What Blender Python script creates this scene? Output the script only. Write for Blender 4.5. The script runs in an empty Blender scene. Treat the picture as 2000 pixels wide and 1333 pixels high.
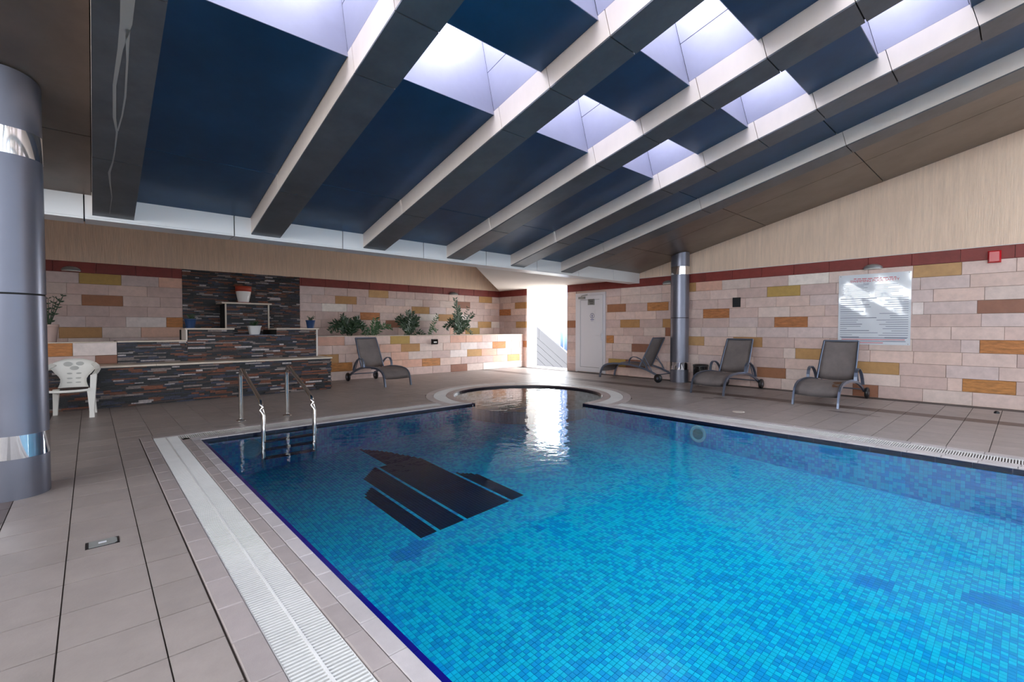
import bpy, math, random
from mathutils import Vector, Matrix

# ------------------------------------------------------------------ camera, sky, exposure
scene = bpy.context.scene
COL = scene.collection
CAM_H = 1.25
YAW, PITCH, FOCAL_PX = math.radians(42.0656), math.radians(-1.493), 911.7
cam_data = bpy.data.cameras.new('camera')
cam_data.sensor_width = 36.0
cam_data.lens = FOCAL_PX / 2000 * 36.0
cam_data.clip_start = 0.05
cam = bpy.data.objects.new('camera', cam_data)
cam.location = (0, 0, CAM_H)
cam.rotation_euler = (math.pi / 2 + PITCH, 0, -YAW)
COL.objects.link(cam)
scene.camera = cam
world = bpy.data.worlds.new('sky')
scene.world = world
world.use_nodes = True
wbg = world.node_tree.nodes['Background']
wbg.inputs[0].default_value = (0.92, 0.96, 1.0, 1)      # even bright haze
wbg.inputs[1].default_value = 7.5
try:
    scene.view_settings.view_transform = 'Standard'
    scene.view_settings.look = 'None'
except Exception:
    pass
scene.view_settings.gamma = 1.0
scene.view_settings.use_curve_mapping = False
scene.view_settings.exposure = 0.95
scene.cycles.max_bounces = 10
scene.cycles.diffuse_bounces = 6
scene.cycles.transparent_max_bounces = 16
scene.cycles.sample_clamp_indirect = 8.0

def portal(name, loc, rot, sx, sy):
    """Tells the sampler where the sky shines in; gives off no light itself."""
    l = bpy.data.lights.new(name, 'AREA')
    l.shape = 'RECTANGLE'
    l.size, l.size_y = sx, sy
    l.cycles.is_portal = True
    o = bpy.data.objects.new(name, l)
    o.location = loc
    o.rotation_euler = rot
    COL.objects.link(o)

# ------------------------------------------------------------------ layout numbers (metres; x along back wall, y along right wall)
XR, YB, XL, YF = 10.6, 12.4, -4.5, -3.5          # right wall, back wall, left wall, glazed end added behind the camera
SL = math.radians(13.4916)                         # roof slope
KS = math.tan(SL)
YFAS, ZB0 = 6.8, 2.473                             # fascia front, beam underside there
PT = 0.209                                         # panel plane above beam underside (along normal)
BEAMS = [-1.47, 0.035, 1.57, 3.095, 4.61, 6.10, 7.56]
BW_ = 0.35
PX0, PX1, PY0, PY1 = 0.905, 6.13, -2.0, 6.25      # pool water edges
SC, SR = Vector((6.2, 6.42)), 1.42                 # round spa
WZ = -0.035                                        # water level

portal('portal_skylights', (3.05, 0.1, 5.7), (0, 0, 0), 15.2, 8)
portal('portal_exit', (XR + 0.5, 10.15, 1.28), (0, math.pi / 2, 0), 2.6, 1.8)
portal('portal_glazing', (3.0, YF - 0.1, 2.6), (-math.pi / 2, 0, 0), 15, 5.2)
portal('portal_clerestory', (XL - 0.3, 1.3, 3.2), (0, -math.pi / 2, 0), 2.0, 9.6)

# ------------------------------------------------------------------ helpers
def c(r, g, b):
    f = lambda v: (v / 255 / 12.92) if v / 255 <= 0.04045 else ((v / 255 + 0.055) / 1.055) ** 2.4
    return (f(r), f(g), f(b), 1.0)

def nodes(m):
    return m.node_tree.nodes, m.node_tree.links

def mat(name, col, rough=0.5, metal=0.0, noise=None, bump=None, spec=0.5, objcol=False, vcol=False, stretch=(1, 1, 1), coat=0.0):
    """noise=(scale, amount)  bump=(scale, strength)"""
    m = bpy.data.materials.new(name)
    m.use_nodes = True
    N, L = nodes(m)
    p = N['Principled BSDF']
    p.inputs['Roughness'].default_value = rough
    p.inputs['Metallic'].default_value = metal
    p.inputs['Specular IOR Level'].default_value = spec
    if coat:
        p.inputs['Coat Weight'].default_value = coat
    src = None
    if objcol:
        oi = N.new('ShaderNodeObjectInfo'); src = oi.outputs['Color']
    elif vcol:
        at = N.new('ShaderNodeAttribute'); at.attribute_name = 'Col'; src = at.outputs['Color']
    else:
        p.inputs['Base Color'].default_value = col
    if noise or bump:
        tc = N.new('ShaderNodeTexCoord'); mp = N.new('ShaderNodeMapping')
        mp.inputs['Scale'].default_value = stretch
        geo = N.new('ShaderNodeNewGeometry')
        L.new(geo.outputs['Position'], mp.inputs['Vector'])
    if noise:
        n = N.new('ShaderNodeTexNoise'); n.inputs['Scale'].default_value = noise[0]; n.inputs['Detail'].default_value = 5
        n.inputs['Roughness'].default_value = 0.65
        L.new(mp.outputs['Vector'], n.inputs['Vector'])
        mr = N.new('ShaderNodeMapRange')
        mr.inputs['From Min'].default_value = 0.3; mr.inputs['From Max'].default_value = 0.7
        mr.inputs['To Min'].default_value = 1 - noise[1]; mr.inputs['To Max'].default_value = 1 + noise[1]
        L.new(n.outputs['Fac'], mr.inputs['Value'])
        mx = N.new('ShaderNodeMix'); mx.data_type = 'RGBA'; mx.blend_type = 'MULTIPLY'
        mx.inputs[0].default_value = 1.0
        if src is not None:
            L.new(src, mx.inputs[6])
        else:
            mx.inputs[6].default_value = col
        cb = N.new('ShaderNodeCombineColor')
        for i in range(3):
            L.new(mr.outputs['Result'], cb.inputs[i])
        L.new(cb.outputs[0], mx.inputs[7])
        L.new(mx.outputs[2], p.inputs['Base Color'])
    elif src is not None:
        L.new(src, p.inputs['Base Color'])
    if bump:
        n2 = N.new('ShaderNodeTexNoise'); n2.inputs['Scale'].default_value = bump[0]; n2.inputs['Detail'].default_value = 4
        L.new(mp.outputs['Vector'], n2.inputs['Vector'])
        b = N.new('ShaderNodeBump'); b.inputs['Strength'].default_value = bump[1]; b.inputs['Distance'].default_value = 0.01
        L.new(n2.outputs['Fac'], b.inputs['Height'])
        L.new(b.outputs['Normal'], p.inputs['Normal'])
    return m

def glassy(name, refl, tint=(1, 1, 1, 1), rough=0.02):
    m = bpy.data.materials.new(name); m.use_nodes = True
    N, L = nodes(m)
    N.remove(N['Principled BSDF'])
    out = N['Material Output']
    t = N.new('ShaderNodeBsdfTransparent'); t.inputs[0].default_value = tint
    g = N.new('ShaderNodeBsdfGlossy'); g.inputs['Roughness'].default_value = rough
    x = N.new('ShaderNodeMixShader'); x.inputs[0].default_value = refl
    L.new(t.outputs[0], x.inputs[1]); L.new(g.outputs[0], x.inputs[2]); L.new(x.outputs[0], out.inputs[0])
    return m

def link(name, me, material=None, parent=None):
    o = bpy.data.objects.new(name, me)
    COL.objects.link(o)
    if material is not None and len(me.materials) == 0:
        me.materials.append(material)
    if parent is not None:
        o.parent = parent
        o.matrix_parent_inverse = parent.matrix_basis.inverted()
    return o

def tag(o, label, cat, group=None, kind=None):
    if label: o['label'] = label
    if cat: o['category'] = cat
    if group: o['group'] = group
    if kind: o['kind'] = kind
    return o

def empty(name, loc=(0, 0, 0)):
    o = bpy.data.objects.new(name, None)
    o.empty_display_size = 0.1
    o.location = loc
    COL.objects.link(o)
    return o

class MB:
    """collects geometry and links it as one mesh object"""
    def __init__(self):
        self.v, self.f, self.s, self.col = [], [], [], []
    def add(self, vs, fs, smooth=False, col=None):
        b = len(self.v)
        self.v += [tuple(p) for p in vs]
        for f in fs:
            self.f.append([i + b for i in f]); self.s.append(smooth); self.col.append(col)
        return self
    def box(self, x0, x1, y0, y1, z0, z1, fn=None, col=None):
        vs = [(x, y, z) for x in (x0, x1) for y in (y0, y1) for z in (z0, z1)]
        if fn: vs = [fn(*p) for p in vs]
        return self.add(vs, [(0, 1, 3, 2), (4, 6, 7, 5), (0, 4, 5, 1), (2, 3, 7, 6), (0, 2, 6, 4), (1, 5, 7, 3)], col=col)
    def tube(self, pts, r, n=10, r2=None, cap=True, flat=None):
        """round tube (or flat band when flat=(width vector))"""
        pts = [Vector(p) for p in pts]
        rings = []
        for i, p in enumerate(pts):
            d = (pts[min(i + 1, len(pts) - 1)] - pts[max(i - 1, 0)]).normalized()
            a = Vector((0, 0, 1)) if abs(d.z) < 0.9 else Vector((1, 0, 0))
            u = d.cross(a).normalized(); w = d.cross(u).normalized()
            rr = r if r2 is None else r + (r2 - r) * i / (len(pts) - 1)
            if isinstance(rr, tuple): pass
            rings.append([p + u * math.cos(2 * math.pi * k / n) * rr + w * math.sin(2 * math.pi * k / n) * rr for k in range(n)])
        vs = [q for ring in rings for q in ring]
        fs = []
        for i in range(len(pts) - 1):
            for k in range(n):
                fs.append((i * n + k, i * n + (k + 1) % n, (i + 1) * n + (k + 1) % n, (i + 1) * n + k))
        self.add(vs, fs, True)
        if cap:
            b = len(vs)
            self.add(rings[0], [tuple(range(n))[::-1]]); self.add(rings[-1], [tuple(range(n))])
        return self
    def band(self, pts, width, thick, side):
        """flat ribbon following pts, wide along the 'side' vector"""
        pts = [Vector(p) for p in pts]; side = Vector(side)
        vs, fs = [], []
        for i, p in enumerate(pts):
            d = (pts[min(i + 1, len(pts) - 1)] - pts[max(i - 1, 0)]).normalized()
            nrm = d.cross(side).normalized()
            for a, b in ((-1, -1), (1, -1), (1, 1), (-1, 1)):
                vs.append(p + side * (a * width / 2) + nrm * (b * thick / 2))
        for i in range(len(pts) - 1):
            for k in range(4):
                fs.append((i * 4 + k, i * 4 + (k + 1) % 4, (i + 1) * 4 + (k + 1) % 4, (i + 1) * 4 + k))
        fs += [(3, 2, 1, 0), tuple(len(vs) - 4 + k for k in range(4))]
        return self.add(vs, fs)
    def lathe(self, prof, n=24, cx=0, cy=0, cap=True, square=0.0):
        """prof = [(r,z)...]"""
        vs, fs = [], []
        for r, z in prof:
            for k in range(n):
                a = 2 * math.pi * k / n
                x, y = math.cos(a), math.sin(a)
                if square:
                    m = max(abs(x), abs(y)); x, y = x / (m ** square), y / (m ** square)
                vs.append((cx + r * x, cy + r * y, z))
        for i in range(len(prof) - 1):
            for k in range(n):
                fs.append((i * n + k, i * n + (k + 1) % n, (i + 1) * n + (k + 1) % n, (i + 1) * n + k))
        self.add(vs, fs, True)
        if cap:
            self.add(vs[:n], [tuple(range(n))[::-1]]); self.add(vs[-n:], [tuple(range(n))])
        return self
    def prism(self, poly, z0, z1, fn=None, col=None):
        n = len(poly)
        vs = [(p[0], p[1], z0) for p in poly] + [(p[0], p[1], z1) for p in poly]
        if fn: vs = [fn(*q) for q in vs]
        fs = [tuple(range(n))[::-1], tuple(range(n, 2 * n))] + [(i, (i + 1) % n, n + (i + 1) % n, n + i) for i in range(n)]
        return self.add(vs, fs, col=col)
    def mesh(self, name):
        me = bpy.data.meshes.new(name)
        me.from_pydata(self.v, [], self.f)
        me.polygons.foreach_set('use_smooth', self.s)
        if any(x is not None for x in self.col):
            at = me.color_attributes.new('Col', 'FLOAT_COLOR', 'CORNER')
            flat = []
            for f, q in zip(self.f, self.col):
                flat += list(q or (0.5, 0.5, 0.5, 1)) * len(f)
            at.data.foreach_set('color', flat)
        me.update()
        return me
    def build(self, name, material=None, parent=None):
        return link(name, self.mesh(name), material, parent)

def roof(x, y, t):
    """point at plan position y on the beam-underside plane, t up along the roof normal"""
    return (x, y + t * math.sin(SL), ZB0 + KS * (YFAS - y) + t * math.cos(SL))

def in_view(p, margin=60):
    """is a world point inside the photo's frame; returns depth or None"""
    dx, dy, dz = p[0], p[1], p[2] - CAM_H
    fy = dx * math.sin(YAW) + dy * math.cos(YAW); r = dx * math.cos(YAW) - dy * math.sin(YAW)
    d = fy * math.cos(PITCH) + dz * math.sin(PITCH); u = -fy * math.sin(PITCH) + dz * math.cos(PITCH)
    if d < 0.2: return None
    x, y = 1000 + FOCAL_PX * r / d, 666.5 - FOCAL_PX * u / d
    if -margin < x < 2000 + margin and -margin < y < 1333 + margin: return d
    return None

# ------------------------------------------------------------------ materials
M = {}
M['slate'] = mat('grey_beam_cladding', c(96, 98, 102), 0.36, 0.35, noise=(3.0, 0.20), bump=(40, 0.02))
M['pool_tint_panel'] = mat('pool_lit_ceiling_panel', c(34, 70, 102), 0.34, 0.25, noise=(1.3, 0.25))  # blue bounce light from the pool put into the panel colour
M['deck_tint_panel'] = mat('deck_lit_ceiling_panel', c(116, 104, 96), 0.34, 0.35, noise=(1.3, 0.22))  # brown bounce light from the deck put into the panel colour
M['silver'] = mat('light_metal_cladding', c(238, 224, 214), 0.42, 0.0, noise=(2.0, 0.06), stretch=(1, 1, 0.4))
M['white_panel'] = mat('white_panel', c(236, 236, 236), 0.35)
M['core'] = mat('joint_shadow_core', c(26, 26, 28), 0.8)
M['stain'] = mat('lime_stain', c(150, 146, 142), 0.7)
M['stucco'] = mat('combed_render', c(236, 209, 186), 0.85, noise=(26, 0.10), bump=(60, 0.55), stretch=(1, 1, 0.07))
M['plaster'] = mat('white_plaster', c(232, 224, 218), 0.8)
M['brick'] = mat('sandstone', None, 0.62, objcol=True, noise=(9, 0.10), bump=(30, 0.10))
M['streak'] = mat('veined_sandstone', None, 0.6, objcol=True, noise=(7, 0.35), bump=(30, 0.10), stretch=(1, 1, 5))
M['mortar'] = mat('mortar', c(218, 200, 190), 0.9)
M['red'] = mat('red_stone', None, 0.55, objcol=True, noise=(6, 0.16))
M['deck'] = mat('deck_tile', None, 0.42, objcol=True, noise=(5, 0.09), bump=(90, 0.06))
M['deck_v'] = mat('deck_tile_far', None, 0.42, vcol=True, noise=(5, 0.09), bump=(90, 0.06))
M['grout'] = mat('deck_grout', c(72, 62, 58), 0.9)
M['coping'] = mat('coping_tile', None, 0.4, objcol=True, noise=(8, 0.07), bump=(220, 0.12))
M['grate'] = mat('white_grate', c(222, 220, 218), 0.4, noise=(3, 0.06))
M['gutter'] = mat('gutter_dark', c(14, 13, 13), 0.9, spec=0.1)
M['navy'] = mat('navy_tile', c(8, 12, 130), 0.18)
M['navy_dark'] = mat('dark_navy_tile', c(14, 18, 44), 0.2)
M['mosaic'] = mat('mosaic_tile', None, 0.3, objcol=True)
M['mosaic_v'] = mat('mosaic_tile_field', None, 0.3, vcol=True)
M['pool_grout'] = mat('pool_grout', c(60, 160, 215), 0.7)
M['ledge'] = mat('stacked_slate', None, 0.42, vcol=True, noise=(38, 0.40), bump=(60, 0.5))
M['marble'] = mat('cream_marble', c(216, 200, 182), 0.3, noise=(5, 0.06))
M['steel'] = mat('polished_steel', c(205, 203, 200), 0.16, 1.0)
M['mirror'] = mat('mirror_band', c(228, 228, 230), 0.05, 1.0)
M['colpaint'] = mat('silver_column_paint', c(124, 126, 139), 0.33, 0.7, noise=(2, 0.05))
M['alu'] = mat('blue_grey_aluminium', c(128, 138, 158), 0.3, 0.75)
M['sling'] = mat('sling_fabric', c(120, 111, 109), 0.8, noise=(3.2, 0.20), bump=(300, 0.2))
M['black'] = mat('black_plastic', c(22, 22, 25), 0.4)
M['gloss_black'] = mat('gloss_black', c(18, 17, 18), 0.12)
M['white_plastic'] = mat('white_plastic', c(236, 234, 228), 0.38)
M['grey_print'] = mat('grey_moulding', c(190, 190, 186), 0.6)
M['pvc'] = mat('white_pvc', c(226, 226, 232), 0.3)
M['terracotta'] = mat('terracotta', c(168, 62, 42), 0.55)
M['pot_white'] = mat('white_pot', c(238, 236, 234), 0.25)
M['pot_blue'] = mat('blue_pot', c(38, 66, 108), 0.4)
M['pot_pink'] = mat('pale_pink_pot', c(206, 178, 168), 0.5)
M['soil'] = mat('soil', c(74, 58, 46), 0.95, noise=(20, 0.3))
M['leaf'] = mat('leaf', c(36, 62, 34), 0.45, noise=(15, 0.25))
M['leaf2'] = mat('leaf_light', c(62, 94, 54), 0.45, noise=(15, 0.2))
M['lamp_shell'] = mat('lamp_shell', c(150, 152, 154), 0.4, 0.3)
M['lamp_glass'] = mat('lamp_diffuser', c(225, 224, 218), 0.4)
M['alarm'] = mat('red_alarm', c(196, 20, 34), 0.25)
M['paper'] = mat('glossy_poster', c(226, 232, 240), 0.07, coat=0.6)
M['ink'] = mat('ink_dark', c(112, 120, 142), 0.3)
M['ink_red'] = mat('ink_red', c(206, 70, 84), 0.3)
M['ink_blue'] = mat('ink_blue', c(70, 80, 150), 0.4)
M['sign_grey'] = mat('grey_sign_plate', c(150, 152, 150), 0.4, 0.3)
M['dark_frame'] = mat('dark_frame', c(56, 58, 62), 0.4, 0.5)
M['glass'] = glassy('window_glass', 0.06)
M['fill_glass'] = glassy('added_fill_glass', 0.08, (0.36, 0.37, 0.385, 1))  # dimmed glass for the glazing added behind the camera as fill light
M['tinted'] = glassy('tinted_skylight_glass', 0.06, (0.86, 0.86, 0.89, 1))
M['shaft'] = mat('shaft_metal', c(160, 160, 180), 0.4, 0.2, noise=(2.0, 0.06))
M['blue_glass'] = mat('pale_blue_panel', c(98, 122, 166), 0.3)
M['outdoor_board'] = mat('outdoor_board', c(58, 58, 64), 0.6)
M['ground'] = mat('ground', c(170, 165, 155), 0.9)
M['spa_tile'] = mat('spa_mosaic', None, 0.3, vcol=True)
M['rust'] = mat('rust_stain', c(104, 70, 44), 0.8, noise=(12, 0.3))
M['damp'] = mat('damp_stain', c(112, 98, 92), 0.35, noise=(14, 0.2))
M['lid'] = mat('pale_lid', c(205, 192, 182), 0.5)

# water: clear, Fresnel reflection, small ripples
wm = bpy.data.materials.new('pool_water'); wm.use_nodes = True
N, L = nodes(wm); N.remove(N['Principled BSDF'])
t_ = N.new('ShaderNodeBsdfTransparent'); t_.inputs[0].default_value = (0.55, 0.97, 1.0, 1)
g_ = N.new('ShaderNodeBsdfGlossy'); g_.inputs['Roughness'].default_value = 0.01
fr = N.new('ShaderNodeFresnel'); fr.inputs['IOR'].default_value = 1.22
mx_ = N.new('ShaderNodeMixShader')
geo = N.new('ShaderNodeNewGeometry')
n1 = N.new('ShaderNodeTexNoise'); n1.inputs['Scale'].default_value = 7.0; n1.inputs['Detail'].default_value = 2
L.new(geo.outputs['Position'], n1.inputs['Vector'])
bp = N.new('ShaderNodeBump'); bp.inputs['Strength'].default_value = 0.35; bp.inputs['Distance'].default_value = 0.012
L.new(n1.outputs['Fac'], bp.inputs['Height'])
L.new(bp.outputs['Normal'], g_.inputs['Normal'])
L.new(fr.outputs[0], mx_.inputs[0]); L.new(t_.outputs[0], mx_.inputs[1]); L.new(g_.outputs[0], mx_.inputs[2])
L.new(mx_.outputs[0], N['Material Output'].inputs[0])

# ------------------------------------------------------------------ floor (deck)
rng = random.Random(4)
floor = MB()
for x0, x1, y0, y1 in ((XL, 0.80, YF, YB), (0.80, XR, 8.45, YB), (0.80, XR, YF, PY0 - 0.4), (8.2, XR, PY0 - 0.4, 8.45)):
    floor.box(x0, x1, y0, y1, -0.14, -0.010)
floor.box(0.80, 4.25, 6.35, 8.45, -0.14, -0.010)
floor.box(6.23, 8.2, PY0 - 0.4, 4.45, -0.14, -0.010)
# curved edge round the spa
def ring_sector(mb, r0, r1, a0, a1, z0, z1, n, col=None):
    poly = [(SC.x + r1 * math.cos(a0 + (a1 - a0) * i / n), SC.y + r1 * math.sin(a0 + (a1 - a0) * i / n)) for i in range(n + 1)]
    poly += [(SC.x + r0 * math.cos(a1 + (a0 - a1) * i / n), SC.y + r0 * math.sin(a1 + (a0 - a1) * i / n)) for i in range(n + 1)]
    return mb.prism(poly, z0, z1, col=col)
A0, A1 = math.radians(-93.0), math.radians(187.0)
B0, B1 = math.radians(-90.0), math.radians(180.0)
C0, C1 = math.radians(-91.8), math.radians(184.6)
for i in range(28):
    a = B0 + (B1 - B0) * i / 28; b = B0 + (B1 - B0) * (i + 1) / 28
    ring_sector(floor, SR + 0.055, 2.9, a, b, -0.14, -0.0105, 2)
floor_o = floor.build('floor', M['grout'])
tag(floor_o, None, None, kind='structure')

TP, TG = 0.318, 0.0028
def clip(poly, px, py, nx, ny):
    """keep the part with (p-q).n >= 0"""
    out = []
    for i in range(len(poly)):
        a, b = poly[i], poly[(i + 1) % len(poly)]
        da = (a[0] - px) * nx + (a[1] - py) * ny; db = (b[0] - px) * nx + (b[1] - py) * ny
        if da >= 0: out.append(a)
        if da * db < 0:
            t = da / (da - db); out.append((a[0] + (b[0] - a[0]) * t, a[1] + (b[1] - a[1]) * t))
    return out
tiles = []
KX0 = int((XL + 0.12) / TP) - 1
for i in range(KX0, 36):
    x0 = -0.12 + TP * i
    for j in range(-19, 33):
        y0 = 2.49 + TP * 1.005 * j
        poly = [(x0 + TG, y0 + TG), (x0 + TP - TG, y0 + TG), (x0 + TP - TG, y0 + TP - TG), (x0 + TG, y0 + TP - TG)]
        poly = clip(poly, XL, 0, 1, 0); poly = clip(poly, XR - 0.30, 0, -1, 0) if len(poly) > 2 else poly
        if len(poly) > 2: poly = clip(poly, 0, YB, 0, -1)
        if len(poly) > 2: poly = clip(poly, 0, YF, 0, 1)
        if len(poly) < 3: continue
        cx = sum(p[0] for p in poly) / len(poly); cy = sum(p[1] for p in poly) / len(poly)
        # keep off the pool surround
        if cx < 0.6 + 0.2 and cy < 6.9 and x0 + TP > 0.385:
            if cy > 6.77 and y0 + TP > 6.77:
                if x0 < 0.37 and y0 < 6.75:
                    low = clip(clip(poly, 0, 6.768, 0, -1), 0.384, 0, -1, 0)
                    if len(low) > 2: tiles.append((5.5, low, (0.33, 0.282, 0.262, 1), (x0, y0)))
                poly = clip(poly, 0, 6.772, 0, 1)
            else:
                poly = clip(poly, 0.384, 0, -1, 0)
        elif cx < 4.6 and y0 < 6.772 and cx > 0.384:
            if y0 + TP <= 6.772 or cy < PY0 - 0.6: poly = [] if cy > PY0 - 0.5 else poly
            else: poly = clip(poly, 0, 6.772, 0, 1)
        if len(poly) < 3: continue
        v = Vector((cx, cy)) - SC
        if v.length < 2.3:
            u = v.normalized()
            poly = clip(poly, SC.x + u.x * 1.925, SC.y + u.y * 1.925, u.x, u.y)
            if len(poly) < 3: continue
        cx = sum(p[0] for p in poly) / len(poly); cy = sum(p[1] for p in poly) / len(poly)
        if cy < 4.55 and 0.7 < cx < 6.9 and cy > PY0 - 0.4:
            poly = clip(poly, 6.715, 0, 1, 0)
            if len(poly) < 3 or sum(p[0] for p in poly) / len(poly) < 6.7: continue
        if Vector((cx - SC.x, cy - SC.y)).length < 1.9: continue
        if PX0 < cx < PX1 and PY0 < cy < PY1: continue
        area = abs(sum(poly[k][0] * poly[(k + 1) % len(poly)][1] - poly[(k + 1) % len(poly)][0] * poly[k][1] for k in range(len(poly)))) / 2
        if area < 0.002: continue
        brown = i in (28, -2)
        s = rng.uniform(0.92, 1.07)
        base = (0.115, 0.080, 0.070) if brown else (0.335, 0.285, 0.265)
        colr = tuple(v_ * s for v_ in base) + (1,)
        d = in_view((cx, cy, 0), 20)
        tiles.append((d if d is not None else 99.0, poly, colr, (cx, cy)))
tiles.sort(key=lambda t: t[0])
sq = MB().box(-TP / 2 + TG, TP / 2 - TG, -TP / 2 + TG, TP / 2 - TG, -0.010, 0.0).mesh('floor_tile')
sq.materials.append(M['deck'])
rest = MB()
for k, (d, poly, colr, cc) in enumerate(tiles):
    if k < 300 and d < 90:
        full = len(poly) == 4 and abs(max(p[0] for p in poly) - min(p[0] for p in poly) - TP + 2 * TG) < 1e-3 and abs(max(p[1] for p in poly) - min(p[1] for p in poly) - TP + 2 * TG) < 1e-3
        if full:
            o = link('floor_tile', sq, None, floor_o); o.location = (cc[0], cc[1], 0)
        else:
            o = MB().prism(poly, -0.010, 0.0).build('floor_tile', M['deck'], floor_o)
        o.color = colr
    else:
        rest.prism(poly, -0.010, 0.0, col=colr)
o = rest.build('far_floor_tiles', M['deck_v'], floor_o); o['kind'] = 'stuff'
o = MB().box(XR - 0.30, XR, YF, 9.28, -0.012, -0.002).build('baseboard_right', mat('wall_channel', c(70, 62, 60), 0.6), None)
tag(o, None, None, kind='structure')

# ------------------------------------------------------------------ pool surround: copings and grates
COPC = (0.50, 0.455, 0.46)
def coping_strip(root, axis, a0, a1, b0, b1, pitch=0.258, tone=COPC, z1=0.006):
    n = max(1, round((a1 - a0) / pitch)); p = (a1 - a0) / n
    for i in range(n):
        s0, s1 = a0 + i * p + 0.002, a0 + (i + 1) * p - 0.002
        mb = MB()
        e = 0.004
        x0, x1, y0, y1 = (b0 + .0015, b1 - .0015, s0, s1) if axis == 'y' else (s0, s1, b0 + .0015, b1 - .0015)
        vs = [(x0, y0, -0.05), (x1, y0, -0.05), (x1, y1, -0.05), (x0, y1, -0.05),
              (x0, y0, z1 - e), (x1, y0, z1 - e), (x1, y1, z1 - e), (x0, y1, z1 - e),
              (x0 + e, y0 + e, z1), (x1 - e, y0 + e, z1), (x1 - e, y1 - e, z1), (x0 + e, y1 - e, z1)]
        fs = [(3, 2, 1, 0)] + [(k, (k + 1) % 4, 4 + (k + 1) % 4, 4 + k) for k in range(4)] + \
             [(4 + k, 4 + (k + 1) % 4, 8 + (k + 1) % 4, 8 + k) for k in range(4)] + [(8, 9, 10, 11)]
        o = mb.add(vs, fs).build('coping_tile', M['coping'], root)
        s = rng.uniform(0.9, 1.06)
        o.color = tuple(v * s for v in tone) + (1,)

pool = empty('swimming_pool', (3.5, 2.1, 0))
tag(pool, 'blue mosaic swimming pool with navy rim, pale coping tiles and a dark tower emblem', 'pool')
DARKC = (0.39, 0.335, 0.325)
YE = 6.765
coping_strip(pool, 'y', PY0, PY1, 0.82, PX0 - 0.004)
coping_strip(pool, 'y', PY0, 6.42, 0.737, 0.82, tone=DARKC)
coping_strip(pool, 'y', PY0, YE, 0.392, 0.501, pitch=0.29, tone=DARKC)
coping_strip(pool, 'x', 0.82, 4.72, PY1 + 0.004, 6.335)
coping_strip(pool, 'x', 0.737, 4.66, 6.335, 6.418, tone=COPC)
coping_strip(pool, 'x', 0.503, 4.34, 6.652, YE, pitch=0.29, tone=DARKC)
coping_strip(pool, 'y', PY0, 4.90, PX1 + 0.004, 6.22, tone=(0.52, 0.48, 0.48))
coping_strip(pool, 'y', PY0, 4.84, 6.22, 6.318, tone=(0.52, 0.48, 0.48))
coping_strip(pool, 'y', PY0, 4.55, 6.582, 6.70, pitch=0.29, tone=(0.46, 0.42, 0.42))
# spa ring copings
def ring_tiles(r0, r1, n, tone, z1):
    for i in range(n):
        a = C0 + (C1 - C0) * i / n + 0.0015; b = C0 + (C1 - C0) * (i + 1) / n - 0.0015
        o = ring_sector(MB(), r0, r1, a, b, -0.05, z1, 4).build('coping_tile', M['coping'], pool)
        s = rng.uniform(0.92, 1.06); o.color = tuple(v * s for v in tone) + (1,)
ring_tiles(SR, SR + 0.13, 28, (0.47, 0.38, 0.36), 0.0075)
ring_tiles(1.785, 1.92, 34, (0.56, 0.50, 0.49), 0.0075)

def grate(name, label, axis, a0, a1, b0, b1, spine=True):
    root = empty(name, ((b0 + b1) / 2, (a0 + a1) / 2, 0) if axis == 'y' else ((a0 + a1) / 2, (b0 + b1) / 2, 0))
    tag(root, label, 'drain grate')
    sl, fr_, gu = MB(), MB(), MB()
    def bx(mb, a_0, a_1, b_0, b_1, z0, z1):
        if axis == 'y': mb.box(b_0, b_1, a_0, a_1, z0, z1)
        else: mb.box(a_0, a_1, b_0, b_1, z0, z1)
    n = int((a1 - a0) / 0.0205)
    for i in range(n):
        s = a0 + i * (a1 - a0) / n
        bx(sl, s, s + 0.0100, b0 + 0.004, b1 - 0.004, -0.012, 0.0)
    m_ = (b0 + b1) / 2
    if spine: bx(fr_, a0, a1, m_ - 0.006, m_ + 0.006, -0.016, 0.0015)
    bx(fr_, a0, a1, b0 + 0.0005, b0 + 0.004, -0.03, -0.002); bx(fr_, a0, a1, b1 - 0.004, b1 - 0.0005, -0.03, -0.002)
    bx(gu, a0, a1, b0 + 0.001, b1 - 0.001, -0.13, -0.07)
    o = sl.build('slats', M['grate'], root); o['kind'] = 'stuff'
    fr_.build('frame', M['grate'], root); gu.build('gutter', M['gutter'], root)
grate('pool_grate', 'long white slatted drain grate beside the left pool edge', 'y', PY0, 6.648, 0.503, 0.735)
grate('pool_grate', 'white slatted drain grate running behind the pool ladder', 'x', 0.739, 4.46, 6.42, 6.65, spine=False)
grate('pool_grate', 'white slatted drain grate along the right pool edge facing the loungers', 'y', PY0, 4.70, 6.32, 6.58, spine=False)
rg = empty('pool_grate', (SC.x, SC.y, 0)); tag(rg, 'curved white drain grate ringing the round spa', 'drain grate')
sl = MB()
nb = 430
for i in range(nb):
    a = C0 + (C1 - C0) * i / nb; b = a + (C1 - C0) / nb * 0.66
    ring_sector(sl, SR + 0.135, 1.78, a, b, -0.02, 0.004, 1)
o = sl.build('slats', M['grate'], rg); o['kind'] = 'stuff'
gu = MB()
for i in range(28):
    ring_sector(gu, SR + 0.132, 1.783, C0 + (C1 - C0) * i / 28, C0 + (C1 - C0) * (i + 1) / 28, -0.13, -0.07, 2)
gu.build('gutter', M['gutter'], rg)

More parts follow.
